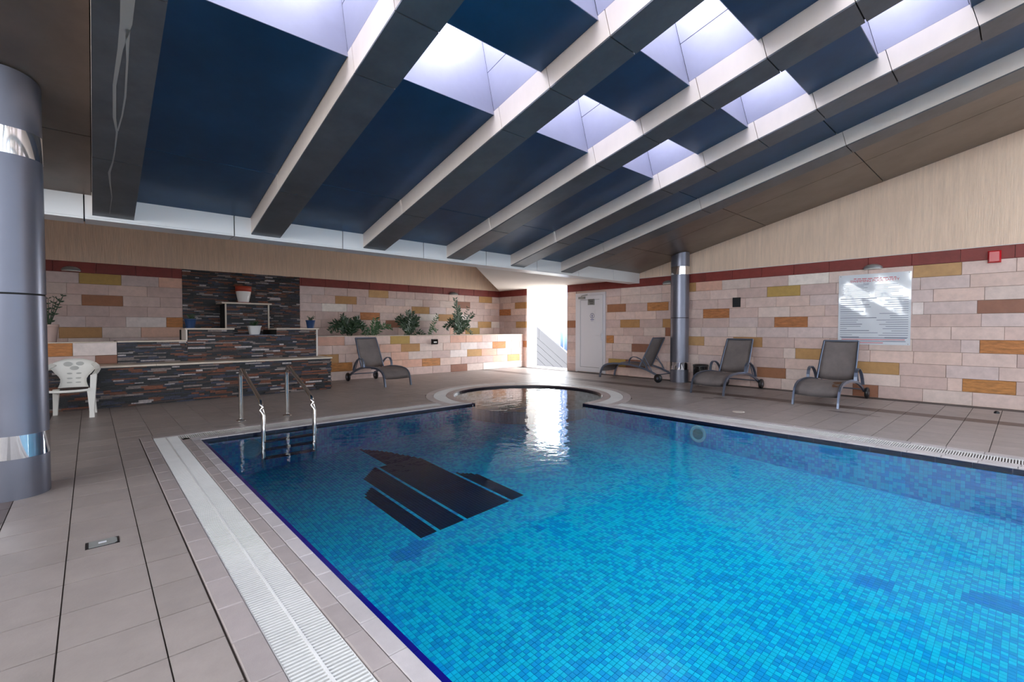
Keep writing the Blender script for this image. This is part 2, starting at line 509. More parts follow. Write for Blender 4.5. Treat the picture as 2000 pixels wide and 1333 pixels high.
# ------------------------------------------------------------------ pool basin
def zfl(x, y): return -0.895 + 0.0660 * x + 0.0500 * y          # sloping floor
MP = 0.0335                                                    # mosaic pitch
basin = MB()
def q4(mb, pts): mb.add(pts, [(0, 1, 2, 3)])
bs = MB()
g = 0.004
bs.add([(PX0, PY0, zfl(PX0, PY0) - g), (PX1, PY0, zfl(PX1, PY0) - g), (PX1, PY1, zfl(PX1, PY1) - g), (PX0, PY1, zfl(PX0, PY1) - g)], [(0, 1, 2, 3)])
bs.build('basin_floor', M['pool_grout'], pool)
bw = MB()
bw.box(PX0 - 0.08, PX0, PY0 - 0.08, PY1, -1.1, -0.052)
bw.box(PX0 - 0.08, 4.80, PY1, PY1 + 0.08, -1.1, -0.052)
bw.box(PX0 - 0.08, PX1 + 0.08, PY0 - 0.08, PY0, -1.1, -0.052)
bw.box(PX1, PX1 + 0.08, PY0, 5.01, -1.1, -0.052)
bw.build('basin_wall', M['pool_grout'], pool)
def emblem(i, y):
    """four tower shapes in whole mosaic columns, feet on one line"""
    if y < 3.53: return False
    x = PX0 + (i + 0.5) * MP
    if 36 <= i <= 40: return y < 4.68 + (i - 36) * 0.04
    if 42 <= i <= 49: return y < 5.12 + (i - 42) * 0.036
    if 51 <= i <= 66:
        if i < 54: return y < 5.33
        return y < (6.17 - (x - 2.70) * 1.50 if x < 2.93 else 5.825 - (x - 2.93) * 2.66)
    if 68 <= i <= 72: return y < 4.52 - (i - 68) * 0.045
    return False
patches = [[(1.79, 3.49), (1.77, 3.36), (1.90, 3.26), (2.06, 3.37), (2.16, 3.44), (2.06, 3.52)],
           [(4.06, 0.83), (4.22, 0.80), (4.28, 0.62), (4.12, 0.62)], [(4.36, 0.28), (4.55, 0.25), (4.62, 0.0), (4.42, -0.02)],
           [(2.95, 3.0), (3.02, 2.97), (3.0, 2.88), (2.93, 2.90)]]
def inside(p, poly):
    r = False
    for i in range(len(poly)):
        a, b = poly[i], poly[i - 1]
        if (a[1] > p[1]) != (b[1] > p[1]) and p[0] < (b[0] - a[0]) * (p[1] - a[1]) / (b[1] - a[1]) + a[0]: r = not r
    return r
LIGHT, DARK, NAVY, MID = (0.010, 0.68, 0.86), (0.006, 0.43, 0.79), (0.004, 0.010, 0.050), (0.008, 0.31, 0.70)
mr_ = random.Random(11)
def mosaic_col():
    a = DARK if mr_.random() < 0.40 else LIGHT
    s = mr_.uniform(0.93, 1.07)
    return tuple(v * s for v in a) + (1,)
fieldt, cand = MB(), []
nx, ny = int((PX1 - PX0) / MP), int((PY1 - PY0) / MP)
for i in range(nx):
    for j in range(ny):
        x0, y0 = PX0 + i * MP + 0.0016, PY0 + j * MP + 0.0016
        x1, y1 = x0 + MP - 0.0032, y0 + MP - 0.0032
        p = ((x0 + x1) / 2, (y0 + y1) / 2)
        if (Vector(p) - SC).length < SR + 0.03: continue
        col = mosaic_col()
        if emblem(i, p[1]): col = tuple(v * mr_.uniform(0.8, 1.3) for v in NAVY) + (1,)
        elif any(inside(p, l) for l in patches): col = tuple(v * mr_.uniform(0.9, 1.1) for v in MID) + (1,)
        d = in_view((p[0], p[1], zfl(*p)), 0)
        if d is not None and d < 2.9: cand.append((d, x0, x1, y0, y1, col)); continue
        if d is None and in_view((p[0], p[1], zfl(*p)), 500) is None:
            fieldt.add([(x0, y0, zfl(x0, y0)), (x1, y0, zfl(x1, y0)), (x1, y1, zfl(x1, y1)), (x0, y1, zfl(x0, y1))], [(0, 1, 2, 3)], col=col)
        else:
            fieldt.box(x0, x1, y0, y1, -0.004, 0, fn=lambda x, y, z: (x, y, z + zfl(x, y)), col=col)
cand.sort(key=lambda t: t[0])
tm = MB().box(-MP / 2 + .0016, MP / 2 - .0016, -MP / 2 + .0016, MP / 2 - .0016, -0.004, 0, fn=lambda x, y, z: (x, y, z + 0.066 * x + 0.05 * y)).mesh('mosaic_tile')
tm.materials.append(M['mosaic'])
for k, (d, x0, x1, y0, y1, col) in enumerate(cand):
    if k < 300:
        o = link('mosaic_tile', tm, None, pool); x, y = (x0 + x1) / 2, (y0 + y1) / 2
        o.location = (x - 3.5, y - 2.1, zfl(x, y)); o.matrix_parent_inverse = Matrix(); o.color = col
    else:
        fieldt.box(x0, x1, y0, y1, -0.004, 0, fn=lambda x, y, z: (x, y, z + zfl(x, y)), col=col)
o = fieldt.build('mosaic_field', M['mosaic_v'], pool); o['kind'] = 'stuff'
# mosaic on the walls
wallm = MB()
def wall_tiles(axis, fixed, a0, a1, sgn):
    for i in range(int((a1 - a0) / MP)):
        a = a0 + i * MP + 0.001; b = a + MP - 0.002
        z1 = -0.06
        while True:
            z0 = z1 - MP
            x, y = (fixed, a) if axis == 'y' else (a, fixed)
            if z1 < zfl(x, y): break
            col = mosaic_col()
            if axis == 'y': wallm.box(min(fixed, fixed + sgn * .003), max(fixed, fixed + sgn * .003), a, b, z0 + .002, z1, col=col)
            else: wallm.box(a, b, min(fixed, fixed + sgn * .003), max(fixed, fixed + sgn * .003), z0 + .002, z1, col=col)
            z1 = z0
wall_tiles('y', PX1, PY0, 5.01, -1)
wall_tiles('x', PY1, PX0, 4.80, -1)
o = wallm.build('wall_mosaic', M['mosaic_v'], pool); o['kind'] = 'stuff'
# navy rim
for (x0, x1, y0, y1, ax) in ((PX0 - 0.001, PX0 + 0.046, PY0, PY1, 'y'), (PX0, 4.795, PY1 - 0.006, PY1 + 0.001, 'x'), (PX1 - 0.006, PX1 + 0.001, PY0, 5.005, 'y')):
    n = round(((y1 - y0) if ax == 'y' else (x1 - x0)) / 0.258)
    for i in range(n):
        if ax == 'y':
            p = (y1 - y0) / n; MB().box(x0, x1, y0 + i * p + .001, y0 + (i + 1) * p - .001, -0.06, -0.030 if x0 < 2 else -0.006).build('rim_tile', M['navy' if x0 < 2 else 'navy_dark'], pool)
        else:
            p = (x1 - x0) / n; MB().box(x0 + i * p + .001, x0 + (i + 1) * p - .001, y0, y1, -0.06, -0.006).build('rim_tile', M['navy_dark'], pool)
# spa basin: shallow pinkish-grey mosaic, submerged dividing wall
SPZ = -0.42
spa = MB()
def spa_col(): s = mr_.uniform(0.75, 1.15); return (0.66 * s, 0.60 * s, 0.60 * s, 1)
for ri in range(24):
    r0, r1 = SR * ri / 24, SR * (ri + 1) / 24
    n = max(6, int(2 * math.pi * r1 / 0.06))
    for k in range(n):
        ring_sector(spa, r0 + .001, r1 - .001, 2 * math.pi * k / n + .001, 2 * math.pi * (k + 1) / n - .001, SPZ - .01, SPZ, 1, col=spa_col())
def ring_wall(mb, r0, r1, a0, a1, z0, z1, n):
    for k in range(n):
        ring_sector(mb, r0, r1, a0 + (a1 - a0) * k / n + .0008, a0 + (a1 - a0) * (k + 1) / n - .0008, z0, z1, 1, col=spa_col())
for zz in range(9):
    ring_wall(spa, SR, SR + 0.05, A0, A1, -0.43 + zz * .045, -0.387 + zz * .045, 110)
def div_col(): s = mr_.uniform(0.8, 1.15); return (0.60 * s, 0.46 * s, 0.45 * s, 1)
for k in range(40):
    a0 = A1 + (2 * math.pi - (A1 - A0)) * k / 40; a1 = A1 + (2 * math.pi - (A1 - A0)) * (k + 1) / 40
    for r in range(5):
        ring_sector(spa, SR - 0.20 + r * .05 + .001, SR - 0.15 + r * .05 - .001, a0 + .001, a1 - .001, -0.75, -0.085, 1, col=div_col())
o = spa.build('spa_mosaic', M['spa_tile'], pool); o['kind'] = 'stuff'
rr = MB()
for k in range(60):
    ring_sector(rr, SR - 0.012, SR + 0.002, A0 + (A1 - A0) * k / 60, A0 + (A1 - A0) * (k + 1) / 60, -0.065, -0.006, 1)
rr.build('spa_rim', mat('dark_spa_rim', c(44, 34, 46), 0.3), pool)
# water sheet
poly = [(PX0, PY0), (PX1, PY0)]
for i in range(73):
    a = A0 + (A1 - A0) * i / 72
    poly.append((SC.x + SR * math.cos(a), SC.y + SR * math.sin(a)))
poly += [(PX0, PY1)]
poly[2] = (PX1, poly[2][1]); poly[-2] = (poly[-2][0], PY1)
me = bpy.data.meshes.new('pool_water'); me.from_pydata([(x, y, WZ) for x, y in poly], [], [tuple(range(len(poly)))])
w = link('pool_water', me, wm)
tag(w, 'clear rippled water filling the pool and the round spa', 'water')

# ------------------------------------------------------------------ walls
PAL = {'n': [(184, 160, 152), (190, 168, 160), (178, 156, 150), (192, 168, 158), (184, 166, 162), (176, 153, 146), (190, 172, 164)],
       'o': [(184, 142, 92), (178, 134, 88), (188, 148, 102)], 'r': [(180, 118, 66), (174, 112, 68), (182, 124, 76)], 'y': [(178, 146, 82), (172, 138, 76)],
       'b': [(150, 100, 76), (142, 98, 80), (156, 106, 76)], 'w': [(206, 192, 184), (200, 188, 184)], 'p': [(192, 150, 132), (194, 156, 138)], 's': [(180, 122, 66)]}
ub = MB()
e = 0.012
vs = [(-.5, -.5, 0), (.5, -.5, 0), (.5, .5, 0), (-.5, .5, 0)]
# unit brick: face looks to +z locally, chamfered edge
ub.add([(-.5, -.5, -1), (.5, -.5, -1), (.5, .5, -1), (-.5, .5, -1), (-.5, -.5, -.08), (.5, -.5, -.08), (.5, .5, -.08), (-.5, .5, -.08),
        (-.495, -.485, 0), (.495, -.485, 0), (.495, .485, 0), (-.495, .485, 0)],
       [(k, (k + 1) % 4, 4 + (k + 1) % 4, 4 + k) for k in range(4)] + [(4 + k, 4 + (k + 1) % 4, 8 + (k + 1) % 4, 8 + k) for k in range(4)] + [(8, 9, 10, 11)])
UB = {}
for key in ('brick', 'streak', 'red'):
    UB[key] = ub.mesh('stone_block'); UB[key].materials.append(M[key])
br = random.Random(21)
def stone(parent, side, plane, a0, a1, z0, z1, kind, key=None, colr=None, name='stone_block'):
    gap = 0.0022
    key = key or ('streak' if kind in ('s', 'r') else 'brick')
    o = link(name, UB[key], None, parent)
    w_, h_ = a1 - a0 - 2 * gap, z1 - z0 - 2 * gap
    off = br.uniform(0.0, 0.007)
    if side == 'x-':   # faces -x
        mt = Matrix(((0, 0, -1, plane - off), (-1, 0, 0, (a0 + a1) / 2), (0, 1, 0, (z0 + z1) / 2), (0, 0, 0, 1)))
    else:              # faces -y
        mt = Matrix(((1, 0, 0, (a0 + a1) / 2), (0, 0, -1, plane - off), (0, 1, 0, (z0 + z1) / 2), (0, 0, 0, 1)))
    mt = mt @ Matrix.Diagonal((w_, h_, 0.035, 1))
    o.matrix_parent_inverse = Matrix()
    o.matrix_basis = parent.matrix_basis.inverted() @ mt
    if colr is None:
        p = br.choice(PAL[kind]); s = br.uniform(0.95, 1.05)
        colr = tuple(min(0.9, v * s * (1.46 if kind in 'nwp' else 1.12)) for v in c(*p)[:3]) + (1,)
    o.color = colr
    return o

def courses(parent, side, plane, a0, a1, zs, accents, skips=(), odds=0.04):
    """rows of blocks between a0 and a1; accents = (row, lo, hi, kind); skips = (lo, hi, z0, z1)"""
    for row in range(len(zs) - 1):
        z1, z0 = zs[row], zs[row + 1]
        fixed = sorted([(lo, hi, k) for r, lo, hi, k in accents if r == row])
        spans = []
        holes = sorted([(s[0], s[1]) for s in skips if s[2] < (z0 + z1) / 2 < s[3]])
        segs, cur = [], a0
        for lo, hi in holes:
            if lo > cur: segs.append((cur, lo))
            cur = max(cur, hi)
        if cur < a1: segs.append((cur, a1))
        for s0, s1 in segs:
            fx = [(max(lo, s0), min(hi, s1), k) for lo, hi, k in fixed if hi > s0 + .05 and lo < s1 - .05]
            cur = s0
            for lo, hi, k in fx + [(s1, s1, None)]:
                if lo - cur > 0.03:
                    gapl = lo - cur
                    n = max(1, round(gapl / 0.61))
                    cuts = [cur]
                    if n == 1 and gapl > 0.8: n = 2
                    first = gapl - (n - 1) * 0.61 if n > 1 else gapl
                    if first < 0.2: first += 0.305 if n > 1 else 0
                    x = cur
                    if k is None and fx:      # run on from the last accent at full length
                        while lo - x > 0.75: x += 0.61; cuts.append(x)
                    else:
                        left = gapl - 0.61 * int(gapl / 0.61)
                        x = cur + (left if left > 0.15 else left + 0.61)
                        if x < lo - .02: cuts.append(x)
                        while lo - x > 0.65: x += 0.61; cuts.append(x)
                    cuts.append(lo)
                    for a, b in zip(cuts[:-1], cuts[1:]):
                        if b - a > 0.02:
                            stone(parent, side, plane, a, b, z0, z1, 'n' if br.random() > odds else br.choice('pw'))
                elif lo > cur:
                    lo = cur
                if k: stone(parent, side, plane, lo, hi, z0, z1, k)
                cur = max(cur, hi)

ZC = [2.345 - 0.2125 * i for i in range(11)] + [0.0]
ZTOP = 2.553
def red_row(parent, side, plane, a0, a1, start):
    x = start
    while x > a0: x -= 0.61
    while x < a1:
        lo, hi = max(x, a0), min(x + 0.61, a1)
        if hi - lo > 0.03:
            s = br.uniform(0.85, 1.12); q = c(132, 54, 48)
            stone(parent, side, plane, lo, hi, 2.345, ZTOP, 'n', key='red', colr=tuple(v * s for v in q[:3]) + (1,), name='red_block')
        x += 0.61

# right wall
EX0, EX1 = 9.28, 11.05                       # way out
wr = MB()
wr.box(XR + 0.03, XR + 0.44, YF, EX0, -0.1, 5.6)
wr.box(XR + 0.03, XR + 0.44, EX1, YB + 0.4, -0.1, 4.2)
wr.box(XR + 0.03, XR + 0.44, EX0, EX1, 2.60, 4.2)
wall_right = wr.build('wall_right', M['mortar']); tag(wall_right, None, None, kind='structure')
RW = [(0, .76, 1.37, 'o'), (0, 2.61, 3.32, 'w'), (1, 3.1, 3.72, 'y'), (3, -.05, .57, 'b'), (3, 1.22, 1.37, 'w'), (4, 2.96, 3.57, 'r'), (6, -.08, .53, 'r'),
      (7, 2.56, 3.17, 'o'), (8, 1.53, 2.14, 'o'), (9, .12, .72, 's'), (9, 3.34, 3.9, 'b'), (10, 1.82, 2.2, 'b'), (0, 4.67, 5.28, 'p'), (0, 5.28, 5.55, 'o'),
      (2, 5.98, 6.57, 'r'), (2, 7.22, 7.82, 'b'), (3, 4.5, 5.1, 'r'), (4, 5.72, 6.13, 'o'), (4, 6.79, 7.39, 'o'), (5, 5.75, 6.06, 'b'), (6, 3.8, 4.41, 'o'),
      (6, 5.07, 5.6, 'o'), (6, 7.6, 7.84, 'r'), (7, 6.44, 7.03, 'b'), (9, 6.62, 7.21, 'b'), (9, 7.21, 7.77, 'y'), (4, 8.96, 9.28, 'b')]
DY0, DY1, DZ = 7.87, 8.94, 2.285
courses(wall_right, 'x-', XR, -0.95, EX0, ZC, RW, skips=[(DY0, DY1, 0, DZ)])
courses(wall_right, 'x-', XR, EX1, YB, ZC, [(1, 11.07, 11.6, 'o'), (2, 11.81, 12.4, 'r'), (4, 11.05, 11.55, 'o'), (7, 11.05, 11.4, 'r')])
red_row(wall_right, 'x-', XR, -0.95, EX0, 0.17)
red_row(wall_right, 'x-', XR, EX1, YB, 11.2)
MB().box(XR - 0.004, XR + 0.031, YF, YB, ZTOP + 0.012, 5.6).build('render_coat', M['stucco'], wall_right)
MB().box(XR - 0.006, XR + 0.031, YF, YB, ZTOP, ZTOP + 0.011).build('white_joint', M['plaster'], wall_right)
MB().box(XR + 0.02, XR + 0.031, YF, -0.955, 0.0, ZTOP - 0.001).build('plain_face', M['mortar'], wall_right)
jm = MB().box(XR + 0.02, XR + 0.46, EX1 - 0.02, EX1 - 0.001, 0, 2.6)
jm.box(XR + 0.02, XR + 0.46, EX0 + 0.001, EX0 + 0.012, 0, 2.6)
jm.build('exit_reveal', M['plaster'], wall_right)

# back wall
wb = MB().box(XL - 0.2, XR + 0.03, YB + 0.03, YB + 0.4, -0.1, 4.2)
wall_back = wb.build('wall_back', M['mortar']); tag(wall_back, None, None, kind='structure')
BWA = [(0, 5.79, 6.39, 'o'), (0, 9.7, 10.26, 'o'), (1, 4.85, 5.44, 'o'), (1, 8.75, 9.32, 'b'), (2, 4.5, 5.16, 'w'), (2, 7.15, 7.76, 'o'), (3, 5.54, 6.12, 'r'),
       (3, 7.42, 8.09, 'w'), (3, 8.09, 8.66, 'o'), (4, 6.30, 6.85, 'b'), (4, 9.65, 10.23, 'o'), (5, 9.13, 9.72, 'y'),
       (0, -.15, .48, 'y'), (2, -.12, .5, 'b'), (4, .54, 1.21, 'w'), (4, 1.21, 1.5, 'r'), (5, -.45, .17, 'o')]
courses(wall_back, 'y-', YB, -3.0, XR, ZC[:8], BWA, skips=[(1.5, 3.945, 0, 9)])
red_row(wall_back, 'y-', YB, -3.0, 1.5, 0.1); red_row(wall_back, 'y-', YB, 3.945, XR, 4.6)
MB().box(XL, XR, YB - 0.004, YB + 0.031, ZTOP + 0.002, 4.2).build('render_coat', M['stucco'], wall_back)
MB().box(XL, -3.01, YB, YB + 0.031, 0, ZTOP).build('plain_face', M['mortar'], wall_back)

# left wall with high windows; unseen glazed end added behind the camera for light
wl = MB().box(XL - 0.2, XL, YF, YB + 0.4, -0.1, 2.25)
wl.box(XL - 0.2, XL, 6.0, YB + 0.4, 2.25, 4.2)
wall_left = wl.build('wall_left', M['stucco']); tag(wall_left, None, None, kind='structure')
win1 = empty('window_1', (XL, 1.2, 2.25)); tag(win1, None, None, kind='structure')
y = YF
k = 0
while y < 5.9:
    y1 = min(y + 1.19, 6.0)
    zt = lambda yy: roof(0, yy, PT)[2] + 0.06
    MB().box(XL - 0.12, XL - 0.02, y - 0.035, y + 0.035, 2.25, zt(y)).build('mullion', M['dark_frame'], win1)
    MB().box(XL - 0.08, XL - 0.07, y + 0.035, y1 - 0.035, 2.3, zt(y1) - 0.02).build('pane', M['glass'], win1)
    MB().box(XL - 0.11, XL - 0.03, y + 0.035, y1 - 0.035, 2.70, 2.74).build('transom', M['dark_frame'], win1)
    y = y1
added_win = empty('added_end_glazing', (3.0, YF, 0)); tag(added_win, None, None, kind='structure')
x = XL
while x < XR - 0.1:
    x1 = x + 1.51
    MB().box(x - 0.04, x + 0.04, YF - 0.12, YF - 0.02, 0, 5.2).build('mullion', M['dark_frame'], added_win)
    for z0, z1 in ((0.1, 2.35), (2.45, 5.15)):
        MB().box(x + 0.04, x1 - 0.04, YF - 0.08, YF - 0.07, z0, z1).build('pane', M['fill_glass'], added_win)
    MB().box(x + 0.04, x1 - 0.04, YF - 0.11, YF - 0.03, 2.35, 2.45).build('transom', M['dark_frame'], added_win)
    x = x1

# ------------------------------------------------------------------ ceiling
ceil = empty('ceiling', (3.0, 3.0, 3.4)); tag(ceil, None, None, kind='structure')
HOLES = [(2.985, 3.65), (1.68, 2.335), (0.37, 1.05)]
JOINTS_B = [5.575, 3.575, 2.92, 2.265, 1.645, 0.985, 0.36, -0.3, -0.95, -1.6, -2.25]
def panel_row(x0, x1, segs, gap=0.006, m='deck_tint_panel'):
    for y0, y1 in segs:
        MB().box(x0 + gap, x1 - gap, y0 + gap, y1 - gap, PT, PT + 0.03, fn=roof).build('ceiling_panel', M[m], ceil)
rs = MB()
def roof_slab(x0, x1, segs):
    for y0, y1 in segs: rs.box(x0, x1, y0 + 0.012, y1 - 0.012, PT + 0.034, PT + 0.10, fn=roof)
YE0 = YF - 0.15
hole_segs = [(5.6, YFAS), (3.65, 5.6), (2.335, 2.985), (1.05, 1.68), (-0.25, 0.37)]
solid_segs = [(5.6, YFAS), (3.70, 5.6), (1.75, 3.70), (-0.25, 1.75)]
YG = -0.25                                         # beyond this, unseen roof glazing added between the beams to light the pool
for k in range(len(BEAMS)):
    xb = BEAMS[k] + BW_
    xn = BEAMS[k + 1] if k + 1 < len(BEAMS) else XR
    if 1 <= k <= 4:
        panel_row(xb, xn, hole_segs, m='pool_tint_panel'); roof_slab(xb - 0.1, xn + 0.1, hole_segs)
    elif k == len(BEAMS) - 1:
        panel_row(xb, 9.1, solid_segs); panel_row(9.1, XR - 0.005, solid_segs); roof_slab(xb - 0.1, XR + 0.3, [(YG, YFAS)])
    else:
        panel_row(xb, xn, solid_segs, m='pool_tint_panel' if k == 5 else 'deck_tint_panel'); roof_slab(xb - 0.1, xn + 0.1, [(YG, YFAS)])
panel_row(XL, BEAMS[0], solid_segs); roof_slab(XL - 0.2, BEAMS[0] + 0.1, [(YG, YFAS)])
rs.build('roof_deck', M['core'], ceil)
for xa, xb in zip([XL] + [b_ + BW_ for b_ in BEAMS], BEAMS + [XR]):
    ya = YG
    while ya > YE0 + 0.1:
        yb = max(ya - 1.1, YE0)
        MB().box(xa, xb, yb + 0.03, ya - 0.03, PT + 0.05, PT + 0.058, fn=roof).build('added_roof_pane', M['fill_glass'], ceil)
        MB().box(xa, xb, ya - 0.03, ya + 0.03, PT + 0.0, PT + 0.08, fn=roof).build('added_glazing_bar', M['dark_frame'], ceil)
        ya = yb
# skylight shafts
SH = 0.95
sky_n = 0
for k in range(1, 5):
    xa, xb = BEAMS[k] + BW_, BEAMS[k + 1]
    for (y0, y1) in HOLES:
        T0, T1, TJ = PT, PT + SH, PT + 0.48
        gp = 0.004
        def wallp(x_0, x_1, y_0, y_1, t0, t1, m='shaft'):
            MB().box(x_0, x_1, y_0, y_1, t0, t1, fn=roof).build('shaft_panel', M[m], ceil)
        wallp(xa - 0.001, xb + 0.001, y1, y1 + 0.005, T0, T1)
        wallp(xa - 0.001, xb + 0.001, y0 - 0.005, y0, T0, T1)
        for t0, t1 in ((T0 + 0.042, TJ - gp), (TJ + gp, T1)):
            wallp(xb, xb + 0.03, y0 + gp, y1 - gp, t0, t1)
            wallp(xa - 0.03, xa, y0 + gp, y1 - gp, t0, t1)
        bk = MB().box(xb + 0.031, xb + 0.045, y0 - .03, y1 + .03, T0, T1, fn=roof).box(xa - 0.045, xa - 0.031, y0 - .03, y1 + .03, T0, T1, fn=roof)
        bk.box(xa - 0.045, xb + 0.045, y1 + 0.0055, y1 + 0.011, PT + 0.035, T1, fn=roof); bk.box(xa - 0.045, xb + 0.045, y0 - 0.011, y0 - 0.0055, PT + 0.035, T1, fn=roof)
        bk.build('shaft_backing', M['core'], ceil)
        MB().box(xa - 0.04, xb + 0.04, y0 - 0.03, y1 + 0.03, T1, T1 + 0.008, fn=roof).build('skylight_pane', M['tinted'], ceil)
# beams
BLAB = {-1.47: 'dark metal-clad ceiling beam left of the near column', 0.035: 'leftmost dark ceiling beam, marked by a forked white water stain',
        1.57: 'second dark metal-clad ceiling beam from the left, beside the first skylight', 3.095: 'third dark metal-clad ceiling beam from the left',
        4.61: 'fourth dark metal-clad ceiling beam from the left', 6.10: 'fifth dark ceiling beam from the left, last one with skylights on its left',
        7.56: 'rightmost ceiling beam, next to the brown panels above the right wall'}
for xb in BEAMS:
    root = empty('ceiling_beam', roof(xb + BW_ / 2, 2.0, 0)); tag(root, BLAB[xb], 'beam', 'sloping ceiling beams')
    js = [YFAS - 0.003] + (JOINTS_B if xb < 7 else [5.65, 3.68, 1.69, -0.3, -2.3]) + [YE0]
    MB().box(xb + 0.022, xb + BW_ - 0.022, YE0, YFAS - 0.005, 0.018, 0.42, fn=roof).build('core', M['core'], root)
    for a, b in zip(js[:-1], js[1:]):
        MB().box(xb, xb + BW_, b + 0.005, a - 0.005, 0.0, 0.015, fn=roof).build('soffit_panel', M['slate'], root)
        for x0, x1 in ((xb, xb + 0.02), (xb + BW_ - 0.02, xb + BW_)):
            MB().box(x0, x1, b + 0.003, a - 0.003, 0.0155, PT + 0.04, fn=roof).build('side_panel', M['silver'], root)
    if abs(xb - 0.035) < 1e-3:      # lime water stain under the first beam
        st = MB(); sr = random.Random(5)
        def run(pts, w0):
            for (xa_, ya, wa), (xc, yc, wc) in zip(pts[:-1], pts[1:]):
                st.add([roof(xb + xa_ - wa, ya, -0.0008), roof(xb + xa_ + wa, ya, -0.0008), roof(xb + xc + wc, yc, -0.0008), roof(xb + xc - wc, yc, -0.0008)], [(0, 1, 2, 3)])
        run([(.165, 3.4, .04), (.165, 3.85, .03), (.145, 4.1, .014), (.125, 4.5, .010), (.135, 4.9, .010), (.155, 5.1, .006), (.15, 5.4, .004), (.14, 5.6, .005), (.12, 5.8, .009), (.13, 6.0, .006), (.15, 6.3, .003), (.14, 6.7, .002)], 1)
        run([(.175, 3.9, .012), (.185, 4.2, .006), (.19, 4.6, .006), (.18, 4.85, .005), (.16, 5.08, .005)], 1)
        st.build('water_stain', M['stain'], root)
# white fascia box under the beams
fas = empty('fascia_beam', (3.5, YFAS, 2.45)); tag(fas, 'white panelled fascia box carrying the low ends of the ceiling beams', 'fascia')
FJ = [XL, -1.45, -0.03, 1.38, 2.78, 4.15, 5.49, 6.83, 8.15, 9.46, XR - 0.002]
for a, b in zip(FJ[:-1], FJ[1:]):
    MB().box(a + 0.006, b - 0.006, YFAS, YFAS + 0.02, 2.4515, 2.78).build('face_panel', M['white_panel'], fas)
    MB().box(a + 0.006, b - 0.006, YFAS, 7.12, 2.43, 2.45).build('soffit_panel', M['white_panel'], fas)
MB().box(XL, XR - 0.003, YFAS + 0.022, 7.11, 2.452, 2.80).build('core', mat('fascia_core', c(60, 60, 62), 0.8), fas)
# rear zone: plain lid, hidden bulkhead, white corner soffit
rz = MB().box(XL - 0.2, XR + 0.4, 6.9, YB + 0.4, 3.75, 3.85)
rz.box(XL - 0.2, XR + 0.4, 7.06, 7.12, 2.80, 3.76)
rz.build('rear_ceiling', M['plaster'], ceil)
MB().prism([(5.33, 7.125), (XR + 0.46, 7.125), (XR + 0.46, YB - .005), (XR - 0.005, YB - .005)], 2.556, 2.60).build('corner_soffit', M['plaster'], ceil)

# ------------------------------------------------------------------ planters, fountain wall
ldr = random.Random(9)
def ledge_color():
    r = ldr.random()
    if r < .42: b = (18, 17, 22)
    elif r < .58: b = (44, 46, 66)
    elif r < .76: b = (112, 60, 34)
    elif r < .86: b = (66, 46, 40)
    elif r < .95: b = (124, 110, 106)
    else: b = (176, 166, 166)
    s = ldr.uniform(0.75, 1.25)
    return tuple(v * s for v in c(*b)[:3]) + (1,)
def ledgestone(mb, side, plane, a0, a1, z0, z1):
    """thin split-face strips: side 'y-' faces -y, 'x+' faces +x"""
    z = z0
    while z < z1 - 0.006:
        h = min(ldr.choice((0.018, 0.024, 0.032)), z1 - z)
        a = a0
        while a < a1 - 0.01:
            l = min(ldr.uniform(0.06, 0.32), a1 - a)
            p = ldr.uniform(0.004, 0.034)
            if side == 'y-': mb.box(a + .001, a + l - .001, plane - p, plane + 0.01, z + .0008, z + h - .0008, col=ledge_color())
            else: mb.box(plane - 0.01, plane + p, a + .001, a + l - .001, z + .0008, z + h - .0008, col=ledge_color())
            a += l
        z += h
fw = empty('fountain_wall', (1.9, 10.3, 0)); tag(fw, 'stepped fountain wall of dark stacked slate with cream marble ledges', 'fountain')
PLY, PLX = 9.75, 3.70
T1Y = 10.3
body = MB().box(-2.2, PLX, PLY + 0.01, 11.2, 0, 0.632)
body.box(0.33, 3.60, T1Y + 0.01, 11.9, 0.632, 1.02); body.box(1.31, 3.60, T1Y + 0.01, 11.3, 1.0, 1.12)
body.box(1.31, 2.05, T1Y + 0.01, 11.3, 1.12, 1.232); body.box(2.82, 3.60, T1Y + 0.01, 11.3, 1.12, 1.232)
body.box(2.20, 3.06, 11.81, YB, 0.9, 1.80)
body.build('body', M['core'], fw)
mb = MB(); ledgestone(mb, 'y-', PLY + 0.01, -2.2, PLX, 0, 0.632); ledgestone(mb, 'x+', PLX, PLY + .01, 11.2, 0, 0.632)
o = mb.build('plinth_stone', M['ledge'], fw); o['kind'] = 'stuff'
mb = MB(); ledgestone(mb, 'y-', T1Y + .01, 0.33, 1.31, 0.66, 1.02); ledgestone(mb, 'y-', T1Y + .01, 1.31, 3.60, 0.66, 1.125)
ledgestone(mb, 'y-', T1Y + .01, 1.33, 2.05, 1.125, 1.235); ledgestone(mb, 'y-', T1Y + .01, 2.82, 3.60, 1.125, 1.235)
ledgestone(mb, 'x+', 3.60, T1Y, 11.3, 0.66, 1.235)
o = mb.build('tier_stone', M['ledge'], fw); o['kind'] = 'stuff'
mb = MB(); ledgestone(mb, 'y-', YB + 0.01, 1.5, 3.945, 0.9, ZTOP)
o = mb.build('backing_stone', M['ledge'], fw); o['kind'] = 'stuff'
mb = MB(); ledgestone(mb, 'y-', 11.81, 2.22, 3.04, 0.9, 1.80)
o = mb.build('pedestal_stone', M['ledge'], fw); o['kind'] = 'stuff'
for a, b in ((-2.2, -0.7), (-0.7, 0.8), (0.8, 2.3), (2.3, PLX + 0.03)):
    MB().box(a + .002, b - .002, PLY - 0.035, T1Y + 0.006, 0.634, 0.664).build('plinth_slab', M['marble'], fw)
MB().box(PLX - .5, PLX + .03, T1Y + .008, 11.19, 0.634, 0.664).build('plinth_slab', M['marble'], fw)
